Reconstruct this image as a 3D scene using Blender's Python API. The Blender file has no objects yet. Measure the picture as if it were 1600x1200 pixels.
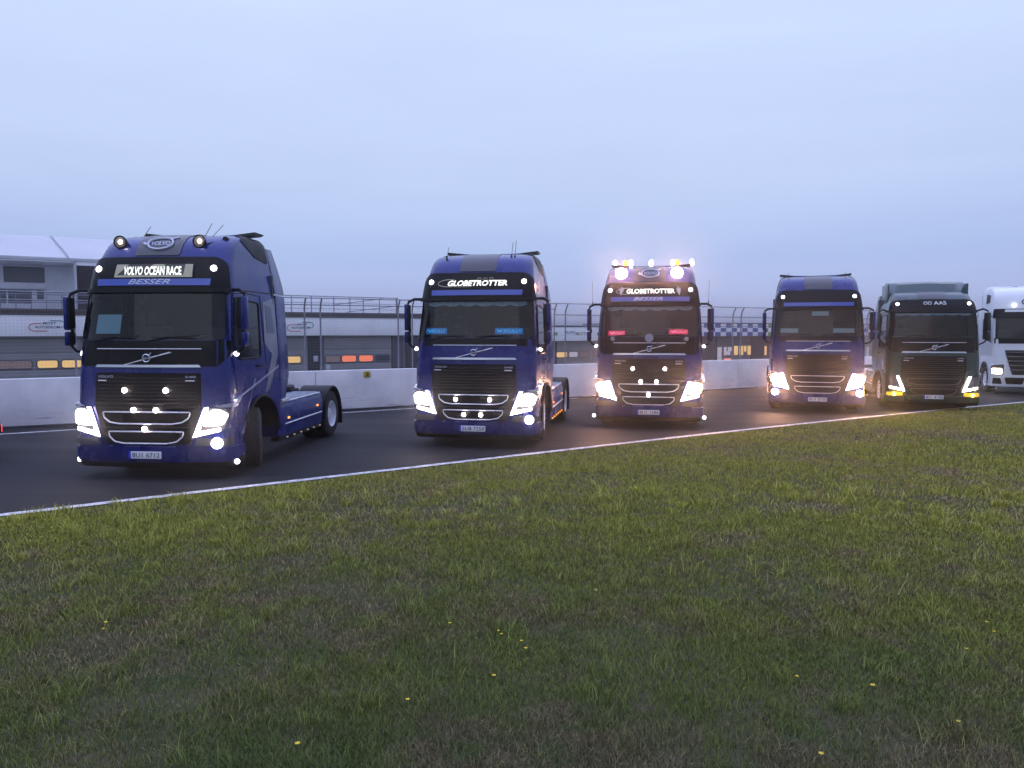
import bpy, bmesh, math, random
import numpy as np
from mathutils import Vector, Matrix
R = math.radians
random.seed(7); rng = np.random.default_rng(11)
scene = bpy.context.scene
COL = scene.collection

# ------------------------------------------------------------------ camera, world, light, exposure
CAM_H = 2.3
cam_d = bpy.data.cameras.new('camera'); cam = bpy.data.objects.new('camera', cam_d); COL.objects.link(cam)
cam_d.sensor_width = 36; cam_d.lens = 36 * 1202 / 1600; cam_d.clip_end = 6000; cam_d.clip_start = 0.05
cam.matrix_world = Matrix.Translation((0, 0, CAM_H)) @ Matrix.Rotation(R(90) - math.atan(82 / 1202), 4, 'X')
scene.camera = cam
scene.view_settings.view_transform = 'Standard'; scene.view_settings.look = 'None'
scene.view_settings.exposure = 0; scene.view_settings.gamma = 1

SUN_EL, SUN_AZ = R(32), R(200)
w = bpy.data.worlds.new('World'); scene.world = w; w.use_nodes = True
nt = w.node_tree; nt.nodes.clear()
def N(t, kind, **kw):
    n = t.nodes.new(kind)
    for k, v in kw.items():
        if k == 'inp':
            for a, b in v.items(): n.inputs[a].default_value = b
        else: setattr(n, k, v)
    return n
L = nt.links.new
out = N(nt, 'ShaderNodeOutputWorld')
tc = N(nt, 'ShaderNodeTexCoord'); sep = N(nt, 'ShaderNodeSeparateXYZ'); L(tc.outputs['Generated'], sep.inputs[0])
ramp = N(nt, 'ShaderNodeValToRGB')
el = ramp.color_ramp.elements
el[0].position = 0.0; el[0].color = (0.49, 0.50, 0.765, 1)
el[1].position = 1.0; el[1].color = (1.40, 1.58, 2.75, 1)
for p, c in ((0.03, (0.43, 0.485, 0.775, 1)), (0.09, (0.385, 0.49, 0.78, 1)), (0.18, (0.48, 0.58, 0.83, 1)), (0.38, (0.56, 0.67, 0.93, 1)), (0.65, (.98, 1.12, 1.85, 1))):
    e = el.new(p); e.color = c
L(sep.outputs[2], ramp.inputs[0])
# clouds: soft stretched layers
mp = N(nt, 'ShaderNodeMapping', inp={'Scale': (1.0, 1.0, 5.5)}); L(tc.outputs['Generated'], mp.inputs[0])
n1 = N(nt, 'ShaderNodeTexNoise', inp={'Scale': 2.1, 'Detail': 5, 'Roughness': 0.5, 'Distortion': 0.4}); L(mp.outputs[0], n1.inputs['Vector'])
r1 = N(nt, 'ShaderNodeValToRGB'); r1.color_ramp.elements[0].position = .32; r1.color_ramp.elements[1].position = .72
r1.color_ramp.elements[0].color = (0.97, 0.97, 0.98, 1); r1.color_ramp.elements[1].color = (1.05, 1.05, 1.03, 1)
L(n1.outputs[0], r1.inputs[0])
mul = N(nt, 'ShaderNodeMix', data_type='RGBA', blend_type='MULTIPLY'); mul.inputs[0].default_value = 1
L(ramp.outputs[0], mul.inputs[6]); L(r1.outputs[0], mul.inputs[7])
# low grey-blue streaks of cloud close above the horizon
mp2 = N(nt, 'ShaderNodeMapping', inp={'Scale': (1.3, 1.3, 19)}); L(tc.outputs['Generated'], mp2.inputs[0])
n2 = N(nt, 'ShaderNodeTexNoise', inp={'Scale': 2.6, 'Detail': 6, 'Roughness': 0.5, 'Distortion': 0.3}); L(mp2.outputs[0], n2.inputs['Vector'])
r2 = N(nt, 'ShaderNodeValToRGB'); r2.color_ramp.elements[0].position = .52; r2.color_ramp.elements[1].position = .70
r2.color_ramp.elements[0].color = (0, 0, 0, 1); r2.color_ramp.elements[1].color = (1, 1, 1, 1)
L(n2.outputs[0], r2.inputs[0])
band = N(nt, 'ShaderNodeValToRGB'); bb = band.color_ramp.elements
bb[0].position = 0.0; bb[0].color = (.10, .10, .10, 1); bb[1].position = 0.26; bb[1].color = (0, 0, 0, 1); e = bb.new(.07); e.color = (.20, .20, .20, 1)
L(sep.outputs[2], band.inputs[0])
mm = N(nt, 'ShaderNodeMath', operation='MULTIPLY'); L(r2.outputs[0], mm.inputs[0]); L(band.outputs[0], mm.inputs[1])
mx = N(nt, 'ShaderNodeMix', data_type='RGBA'); L(mm.outputs[0], mx.inputs[0]); L(mul.outputs[2], mx.inputs[6]); mx.inputs[7].default_value = (0.36, 0.42, 0.66, 1)
sky = N(nt, 'ShaderNodeTexSky'); sky.sky_type = 'NISHITA'; sky.sun_disc = False; sky.sun_elevation = SUN_EL; sky.sun_rotation = SUN_AZ
bg1 = N(nt, 'ShaderNodeBackground', inp={'Strength': 0.004}); L(sky.outputs[0], bg1.inputs[0])
# the sky is brighter towards the afterglow ahead, dimmer behind the viewer
az = N(nt, 'ShaderNodeMapRange', inp={'From Min': -1, 'From Max': .45, 'To Min': .70, 'To Max': 1.10}); az.interpolation_type = 'SMOOTHSTEP'; L(sep.outputs[1], az.inputs[0])
bg2 = N(nt, 'ShaderNodeBackground'); L(mx.outputs[2], bg2.inputs[0]); L(az.outputs[0], bg2.inputs[1])
ad = N(nt, 'ShaderNodeAddShader'); L(bg1.outputs[0], ad.inputs[0]); L(bg2.outputs[0], ad.inputs[1]); L(ad.outputs[0], out.inputs[0])
sl = bpy.data.lights.new('wall_fill', 'SUN'); sl.energy = 0.25; sl.angle = R(40); sl.color = (0.86, 0.88, 1.0)  # soft fill lamp added behind the viewer to brighten the wall at dusk
so = bpy.data.objects.new('wall_fill', sl); COL.objects.link(so); so.rotation_euler = (R(90) - SUN_EL, 0, R(-25))

# ------------------------------------------------------------------ materials
MATS = {}
def mat(name, base=(.5, .5, .5), rough=.5, metal=0, coat=0, emit=None, es=0, noise=None, bump=None, spec=.5):
    """noise=(scale, amount, detail) varies the base colour; bump=(scale, strength)"""
    if name in MATS: return MATS[name]
    m = bpy.data.materials.new(name); m.use_nodes = True; t = m.node_tree; b = t.nodes['Principled BSDF']
    b.inputs['Base Color'].default_value = (*base, 1); b.inputs['Roughness'].default_value = rough; b.inputs['Metallic'].default_value = metal
    b.inputs['Coat Weight'].default_value = coat; b.inputs['Coat Roughness'].default_value = .06; b.inputs['Specular IOR Level'].default_value = spec
    if emit: b.inputs['Emission Color'].default_value = (*emit, 1); b.inputs['Emission Strength'].default_value = es
    if noise or bump:
        c = N(t, 'ShaderNodeTexCoord')
    if noise:
        n = N(t, 'ShaderNodeTexNoise', inp={'Scale': noise[0], 'Detail': noise[2] if len(noise) > 2 else 5, 'Roughness': .6}); t.links.new(c.outputs['Object'], n.inputs['Vector'])
        rr = N(t, 'ShaderNodeMapRange', inp={'From Min': .3, 'From Max': .7, 'To Min': 1 - noise[1], 'To Max': 1 + noise[1]}); t.links.new(n.outputs[0], rr.inputs[0])
        mu = N(t, 'ShaderNodeMix', data_type='RGBA', blend_type='MULTIPLY'); mu.inputs[0].default_value = 1; mu.inputs[6].default_value = (*base, 1)
        t.links.new(rr.outputs[0], mu.inputs[7]); t.links.new(mu.outputs[2], b.inputs['Base Color'])
        r3 = N(t, 'ShaderNodeMapRange', inp={'From Min': .3, 'From Max': .7, 'To Min': max(rough - .08, .02), 'To Max': min(rough + .12, 1)}); t.links.new(n.outputs[0], r3.inputs[0]); t.links.new(r3.outputs[0], b.inputs['Roughness'])
    if bump:
        n = N(t, 'ShaderNodeTexNoise', inp={'Scale': bump[0], 'Detail': 6, 'Roughness': .7}); t.links.new(c.outputs['Object'], n.inputs['Vector'])
        bp = N(t, 'ShaderNodeBump', inp={'Strength': bump[1], 'Distance': .02}); t.links.new(n.outputs[0], bp.inputs['Height']); t.links.new(bp.outputs[0], b.inputs['Normal'])
    MATS[name] = m; return m
def glass(name, tint, ior=1.45):
    m = bpy.data.materials.new(name); m.use_nodes = True; t = m.node_tree; t.nodes.clear()
    o = N(t, 'ShaderNodeOutputMaterial'); tr = N(t, 'ShaderNodeBsdfTransparent', inp={'Color': (*tint, 1)}); g = N(t, 'ShaderNodeBsdfGlossy', inp={'Roughness': .03, 'Color': (1, 1, 1, 1)})
    f = N(t, 'ShaderNodeFresnel', inp={'IOR': ior}); x = N(t, 'ShaderNodeMixShader')
    t.links.new(f.outputs[0], x.inputs[0]); t.links.new(tr.outputs[0], x.inputs[1]); t.links.new(g.outputs[0], x.inputs[2]); t.links.new(x.outputs[0], o.inputs[0])
    MATS[name] = m; return m
BLUE = mat('blue_paint', (.002, .011, .135), .26, .2, .3, noise=(1.5, .12), spec=.35)
DGREEN = mat('green_paint', (.004, .034, .032), .30, .2, .5, noise=(1.5, .15))
WHITE = mat('white_paint', (.72, .74, .78), .35, 0, 1, noise=(1.5, .06))
BLACK = mat('black_plastic', (.006, .006, .007), .45, noise=(4, .25), spec=.15)
GLOSSBLK = mat('gloss_black', (.004, .004, .006), .2, spec=.14)
GRILLE = mat('grille_black', (.004, .004, .005), .6, spec=.15)
RUBBER = mat('rubber', (.016, .015, .016), .75, noise=(9, .3), bump=(30, .3))
CHROME = mat('chrome', (.6, .62, .68), .18, 1)
ALU = mat('aluminium', (.62, .64, .70), .32, .55, noise=(8, .15))
STEEL = mat('chassis_steel', (.03, .03, .035), .55, .4, noise=(5, .3))
DBLUE = mat('band_blue', (.03, .075, .42), .3, 0, .5)
SLATE = mat('slate_foil', (.14, .15, .20), .4, 0, .4, noise=(2, .25))
SILVER = mat('silver_foil', (.30, .32, .42), .35, .4, .5)
LOGO = mat('logo_print', (.52, .55, .66), .5)
LENS = mat('lamp_lens', (.10, .10, .12), .12, .3, .5)
L_WHITE = mat('lamp_white', (.9, .9, .9), .3, emit=(1, .80, .76), es=24)
L_WARM = mat('lamp_warm', (.9, .9, .8), .3, emit=(1, .48, .26), es=230)
L_FLOOD = mat('lamp_flood', (.9, .9, .9), .3, emit=(1, .46, .32), es=230)
L_SMALL = mat('lamp_small', (.9, .9, .9), .3, emit=(.97, .93, 1), es=6)
L_AMBER = mat('lamp_amber', (.8, .3, .02), .3, emit=(1, .33, .05), es=2.2)
L_YELLOW = mat('lamp_yellow', (.9, .6, .02), .3, emit=(1, .60, .03), es=.6)
L_YELLOW_HOT = mat('lamp_yellow_bulb', (.9, .6, .1), .3, emit=(1, .72, .12), es=7)
L_RED = mat('lamp_red', (.6, .02, .02), .3, emit=(1, .05, .06), es=3)
L_DIM = mat('lamp_dim', (.35, .32, .28), .25, emit=(1, .72, .45), es=.25)
SIGN_LIT = mat('sign_letters_lit', (.9, .9, .8), .4, emit=(1, .98, .84), es=1.0)
SIGN_BACK = mat('sign_back_lit', (.2, .2, .17), .4, emit=(.62, .62, .45), es=.22)
SIGN_BLUE = mat('cab_sign_blue', (.02, .15, .4), .4, emit=(.02, .30, .85), es=.26)
SIGN_BLUE_T = mat('cab_sign_letters_blue', (.2, .4, .7), .4, emit=(.12, .62, 1.0), es=.7)
SIGN_RED = mat('cab_sign_red', (.4, .02, .05), .4, emit=(1, .03, .10), es=1.1)
SIGN_RED_T = mat('cab_sign_letters_red', (.8, .3, .4), .4, emit=(1, .3, .42), es=1.5)
SIGN_PALE = mat('cab_sign_pale', (.45, .5, .5), .5, emit=(.3, .55, .6), es=.08)
PAPER = mat('white_paper', (.62, .72, .74), .7)
INT = mat('interior_plastic', (.035, .035, .04), .7)
SEAT = mat('seat_fabric', (.06, .06, .07), .9, noise=(20, .3))
CURTAIN = mat('curtain_fabric', (.55, .6, .62), .9, noise=(14, .3))
PLATE = mat('plate_white', (.62, .65, .72), .4)
PLATE_B = mat('plate_blue', (.02, .04, .5), .4)
INK = mat('plate_ink', (.02, .02, .03), .5)
GLASS = glass('windscreen_glass', (.50, .66, .74), 1.40)
SGLASS = glass('side_glass', (.35, .42, .46), 1.4)
MIRROR = mat('mirror_glass', (.7, .75, .8), .03, 1)

# ------------------------------------------------------------------ mesh helpers
def link(name, me, parent=None, label=None):
    o = bpy.data.objects.new(name, me); COL.objects.link(o)
    if parent is not None: o.parent = parent
    if label: o['label'] = label
    return o
def finish(bm, name, m, sharp=35):
    bmesh.ops.recalc_face_normals(bm, faces=bm.faces)
    me = bpy.data.meshes.new(name); bm.to_mesh(me); bm.free()
    for p in me.polygons: p.use_smooth = True
    me.set_sharp_from_angle(angle=R(sharp))
    for x in (m if isinstance(m, (list, tuple)) else [m]): me.materials.append(x)
    return me
def thing(name, label, cat, loc=(0, 0, 0), rz=0, group=None, kind=None):
    o = bpy.data.objects.new(name, None); COL.objects.link(o); o.location = loc; o.rotation_euler = (0, 0, rz)
    o['label'] = label; o['category'] = cat
    if group: o['group'] = group
    if kind: o['kind'] = kind
    return o
def box(bm, x0, x1, y0, y1, z0, z1, bev=0, mi=0, mtx=None):
    v = [bm.verts.new(p) for p in ((x0, y0, z0), (x1, y0, z0), (x1, y1, z0), (x0, y1, z0), (x0, y0, z1), (x1, y0, z1), (x1, y1, z1), (x0, y1, z1))]
    fs = [bm.faces.new([v[i] for i in f]) for f in ((3, 2, 1, 0), (4, 5, 6, 7), (0, 1, 5, 4), (1, 2, 6, 5), (2, 3, 7, 6), (3, 0, 4, 7))]
    for f in fs: f.material_index = mi
    if mtx is not None:
        for q in v: q.co = mtx @ q.co
    if bev:
        es = list({e for f in fs for e in f.edges})
        bmesh.ops.bevel(bm, geom=es, offset=bev, segments=2, profile=.6, affect='EDGES', clamp_overlap=True)
def tube(bm, pts, r, n=8, cap=True, radii=None, mi=0):
    pts = [Vector(p) for p in pts]; rings = []
    for i, p in enumerate(pts):
        d = (pts[min(i + 1, len(pts) - 1)] - pts[max(i - 1, 0)]).normalized()
        up = Vector((0, 0, 1)) if abs(d.z) < .9 else Vector((0, 1, 0))
        a = d.cross(up).normalized(); b = d.cross(a).normalized(); rr = radii[i] if radii else r
        rings.append([bm.verts.new(p + (a * math.cos(2 * math.pi * k / n) + b * math.sin(2 * math.pi * k / n)) * rr) for k in range(n)])
    for i in range(len(rings) - 1):
        for k in range(n):
            f = bm.faces.new((rings[i][k], rings[i][(k + 1) % n], rings[i + 1][(k + 1) % n], rings[i + 1][k])); f.material_index = mi
    if cap:
        for q in (rings[0], rings[-1]):
            f = bm.faces.new(q); f.material_index = mi
def lathe(bm, prof, n=40, axis='X', mtx=None, mi=0, cap=True):
    """prof: (offset along axis, radius)"""
    rings = []
    for a, r in prof:
        ring = []
        for k in range(n):
            t = 2 * math.pi * k / n; p = Vector((a, r * math.cos(t), r * math.sin(t)))
            if axis == 'Y': p = Vector((p.y, a, p.z))
            if axis == 'Z': p = Vector((p.y, p.z, a))
            if mtx is not None: p = mtx @ p
            ring.append(bm.verts.new(p))
        rings.append(ring)
    for i in range(len(rings) - 1):
        for k in range(n):
            f = bm.faces.new((rings[i][k], rings[i][(k + 1) % n], rings[i + 1][(k + 1) % n], rings[i + 1][k])); f.material_index = mi
    for q in (rings[0], rings[-1]) if cap else ():
        if (q[0].co - q[n // 2].co).length > 1e-4: bm.faces.new(q).material_index = mi
def inside(p, poly):
    c = False; n = len(poly); x, y = p
    for i in range(n):
        (x1, y1), (x2, y2) = poly[i], poly[(i + 1) % n]
        if (y1 > y) != (y2 > y) and x < (x2 - x1) * (y - y1) / (y2 - y1) + x1: c = not c
    return c
def rounded(poly, r, n=4):
    out = []; m = len(poly)
    for i in range(m):
        p = Vector(poly[i]); a = Vector(poly[i - 1]) - p; b = Vector(poly[(i + 1) % m]) - p
        rr = min(r, a.length * .45, b.length * .45); a = p + a.normalized() * rr; b = p + b.normalized() * rr
        for k in range(n + 1):
            t = k / n; q = a * (1 - t) ** 2 + p * 2 * t * (1 - t) + b * t * t; out.append((q.x, q.y))
    return out
def flat_tess(poly, step, holes=(), stept=None):
    bm = bmesh.new(); bm.faces.new([bm.verts.new((x, y, 0)) for x, y in poly])
    xs = [p[0] for p in poly]; ys = [p[1] for p in poly]
    for h in holes:
        hx = [p[0] for p in h]; hy = [p[1] for p in h]
    def cuts(lo, hi, s, ax):
        k = math.floor(lo / s) + 1
        while k * s < hi - 1e-4:
            co = [0, 0, 0]; no = [0, 0, 0]; co[ax] = k * s; no[ax] = 1
            bmesh.ops.bisect_plane(bm, geom=bm.verts[:] + bm.edges[:] + bm.faces[:], dist=1e-5, plane_co=co, plane_no=no); k += 1
    cuts(min(xs), max(xs), step, 0); cuts(min(ys), max(ys), stept or step, 1)
    for h in holes:
        hx = [p[0] for p in h]; hy = [p[1] for p in h]; m = len(h)
        for i in range(m):
            a = Vector(h[i]); b = Vector(h[(i + 1) % m]); d = b - a
            fs = [f for f in bm.faces if (lambda c: min(hx) - .15 < c.x < max(hx) + .15 and min(hy) - .15 < c.y < max(hy) + .15)(f.calc_center_median())]
            g = set(fs)
            for f in fs: g.update(f.edges); g.update(f.verts)
            bmesh.ops.bisect_plane(bm, geom=list(g), dist=1e-5, plane_co=(a.x, a.y, 0), plane_no=(-d.y, d.x, 0))
        kill = [f for f in bm.faces if inside(f.calc_center_median()[:2], h)]
        bmesh.ops.delete(bm, geom=kill, context='FACES')
    return bm

# ------------------------------------------------------------------ cab surface: (a, t) -> point; a runs round the cab from the centre of the front, t runs up and over the roof
class Cab:
    W, RC, BOW, YB, A2 = 1.245, .22, .075, 2.25, 3.3
    def __init__(s, key, table, zf=lambda z: z):
        s.key = key; s.tab = np.array(table); s.zf = zf
        s.A0 = s.W - s.RC; s.A1 = s.A0 + s.RC * math.pi / 2
    def row(s, t): return [float(np.interp(t, s.tab[:, 0], s.tab[:, i])) for i in (1, 2, 3, 4)]
    def raw(s, a, t):
        yf, z, w, r = s.row(t); z = s.zf(z); r = min(r, w * .8); sg = -1 if a < 0 else 1; a = abs(a); bow = s.BOW
        if a <= s.A0: k = a / s.A0; x = k * (w - r); y = yf + bow * k * k
        elif a <= s.A1:
            th = (a - s.A0) / (s.A1 - s.A0) * math.pi / 2; x = w - r + r * math.sin(th); y = yf + bow + r * (1 - math.cos(th))
        else:
            yc = min(yf + bow + r, s.YB - .02); g = (a - s.A1) / (s.A2 - s.A1); x = w; y = yc + g * (s.YB - yc)
        return Vector((sg * x, y, z))
    def P(s, a, t, off=0):
        p = s.raw(a, t)
        if off:
            e = .01; n = (s.raw(a + e, t) - s.raw(a - e, t)).cross(s.raw(a, t + e) - s.raw(a, t - e))
            if n.length > 1e-9: p = p + n.normalized() * off
        return p
    def side(s, y, t, sg=1):
        yf, z, w, r = s.row(t); yc = yf + s.BOW + r
        if y < yc:
            c = max(-1, min(1, 1 - (y - yf - s.BOW) / r)); return (sg * (s.A0 + (s.A1 - s.A0) * math.acos(c) / (math.pi / 2)), t)
        return (sg * (s.A1 + (y - yc) / (s.YB - yc) * (s.A2 - s.A1)), t)
PM = {}
def patch_mesh(cab, name, poly, m, off=.01, th=.03, step=.12, holes=(), flip=False):
    key = (cab.key, name, tuple(poly), m.name, off, th, step, len(holes))
    if key in PM: return PM[key]
    bm = flat_tess(poly, step, holes)
    flat = [v.co.copy() for v in bm.verts]; bm.verts.index_update()
    bnd = [e for e in bm.edges if len(e.link_faces) == 1]
    inner = {}
    if th:
        for e in bnd:
            for v in e.verts:
                if v not in inner: inner[v] = bm.verts.new(cab.P(v.co.x, v.co.y, off - th))
    vs = [v for v in bm.verts if v not in inner.values()]
    co = [cab.P(v.co.x, v.co.y, off) for v in vs]
    for v, c in zip(vs, co): v.co = c
    for e in bnd if th else ():
        a, b = e.verts
        try: bm.faces.new((a, b, inner[b], inner[a]))
        except ValueError: pass
    bm.normal_update(); me = finish(bm, name, m, 30); PM[key] = me; return me
def patch(cab, name, poly, m, parent, label=None, **kw):
    return link(name, patch_mesh(cab, name, poly, m, **kw), parent, label)
def mir(poly): return [(-x, y) for x, y in poly][::-1]
FONTC = {}
def text_mesh(txt, shear=0, bold=0):
    k = (txt, shear, bold)
    if k in FONTC: return FONTC[k]
    c = bpy.data.curves.new('t', 'FONT'); c.body = txt; c.align_x = 'CENTER'; c.shear = shear; c.offset = bold; c.resolution_u = 3; c.fill_mode = 'FRONT'
    o = bpy.data.objects.new('t', c); COL.objects.link(o); dg = bpy.context.evaluated_depsgraph_get(); me = o.evaluated_get(dg).to_mesh()
    v = np.array([q.co[:2] for q in me.vertices]); f = [tuple(p.vertices) for p in me.polygons]
    o.evaluated_get(dg).to_mesh_clear(); bpy.data.objects.remove(o); bpy.data.curves.remove(c)
    v = (v - v.min(0)) / (v.max(0) - v.min(0)); FONTC[k] = (v, f); return FONTC[k]
def text_on(fn, name, txt, x0, x1, z0, z1, m, parent, off=.02, shear=0, bold=0, label=None):
    v, f = text_mesh(txt, shear, bold); bm = bmesh.new()
    vs = [bm.verts.new(fn(x0 + (x1 - x0) * p[0], z0 + (z1 - z0) * p[1], off)) for p in v]
    for q in f:
        try: bm.faces.new([vs[i] for i in q])
        except ValueError: pass
    return link(name, finish(bm, name, m), parent, label)

HI = [(.20, .09, .20, 1.245, .22), (.34, .02, .34, 1.245, .22), (.60, 0, .60, 1.245, .22), (1.1, .03, 1.1, 1.245, .22), (1.65, .07, 1.65, 1.24, .22), (2.07, .12, 2.07, 1.22, .22), (2.92, .30, 2.92, 1.165, .22), (3.1, .33, 3.1, 1.145, .22), (3.3, .38, 3.3, 1.12, .23), (3.45, .44, 3.45, 1.085, .25), (3.6, .52, 3.59, 1.07, .27), (3.8, .64, 3.74, 1.04, .28), (4.0, .84, 3.84, 1.0, .30), (4.3, 1.2, 3.90, .94, .30), (4.7, 1.65, 3.93, .85, .26), (5.05, 2.12, 3.96, .76, .1)]
cab_hi = Cab('hi', HI)
cab_lo = Cab('lo', HI, lambda z: float(np.interp(z, [0, .3, .6, 1.15, 1.6, 2.75, 5.05], [0, .27, .48, 1.02, 1.52, 2.75, 4.268])))

def lamp_disc(bm, c, r, n=14, nrm=(0, -1, 0), dome=.35):
    nrm = Vector(nrm).normalized(); q = nrm.to_track_quat('X', 'Z').to_matrix().to_4x4(); m = Matrix.Translation(c) @ q
    lathe(bm, [(-r * .6, r * .9), (0, r), (r * dome * .7, r * .75), (r * dome, r * .3), (r * dome * 1.05, 0.0001)], n, 'X', m)

WHEEL = {}
def wheel_meshes(kind):
    if kind in WHEEL: return WHEEL[kind]
    bm = bmesh.new()
    if kind == 'front':
        pr = [(-.155, .29), (-.16, .40), (-.14, .47), (-.125, .495)]
        for g in (-.08, -.03, .03, .08): pr += [(g - .012, .503), (g - .01, .485), (g + .008, .485), (g + .012, .503)]
        pr += [(.125, .495), (.14, .47), (.16, .40), (.155, .29)]
        lathe(bm, pr, 56, cap=False)
    else:
        for c in (-.17, .17):
            pr = [(c - .135, .29), (c - .14, .40), (c - .125, .47), (c - .11, .495)]
            for g in (-.06, 0, .06): pr += [(c + g - .012, .503), (c + g - .01, .488), (c + g + .008, .488), (c + g + .012, .503)]
            pr += [(c + .11, .495), (c + .125, .47), (c + .14, .40), (c + .135, .29)]
            lathe(bm, pr, 56, cap=False)
    tyre = finish(bm, 'wheel', RUBBER)
    bm = bmesh.new()
    if kind == 'front': lathe(bm, [(-.1, .28), (.15, .288), (.158, .28), (.14, .262), (.09, .25), (.10, .2), (.14, .17), (.15, .12), (.15, .0001)], 40)
    else: lathe(bm, [(-.3, .28), (.30, .288), (.308, .28), (.29, .262), (.16, .245), (.12, .2), (.12, .16), (.2, .13), (.26, .11), (.27, .0001)], 40)
    rim = finish(bm, 'rim', mat('wheel_aluminium', (.78, .80, .86), .35, .2))
    bm = bmesh.new(); off = .10 if kind == 'front' else .12
    for k in range(10):
        t = 2 * math.pi * k / 10; m = Matrix.Translation((off + .02, .185 * math.cos(t), .185 * math.sin(t))); lathe(bm, [(-.03, .016), (.03, .014), (.045, .006)], 6, 'X', m)
    nuts = finish(bm, 'wheel_nuts', CHROME)
    WHEEL[kind] = (tyre, rim, nuts); return WHEEL[kind]
def add_wheel(root, kind, x, y, steer=0):
    t, r, n = wheel_meshes(kind); o = link('wheel', t, root); o.location = (x, y, .5); o.rotation_euler = (0, 0, steer + (math.pi if x < 0 else 0))
    link('rim', r, o); link('wheel_nuts', n, o)

def sheet_box(name, m, parent, *a, bev=.01, label=None):
    bm = bmesh.new(); box(bm, *a, bev=bev); return link(name, finish(bm, name, m), parent, label)
def spot(name, parent, loc, direction, energy, color, size=70, blend=.8):
    l = bpy.data.lights.new(name, 'SPOT'); l.energy = energy; l.color = color; l.spot_size = R(size); l.spot_blend = blend; l.shadow_soft_size = .08
    o = bpy.data.objects.new(name, l); COL.objects.link(o); o.parent = parent; o.location = loc
    o.rotation_euler = Vector(direction).to_track_quat('-Z', 'Y').to_euler(); return o

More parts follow.
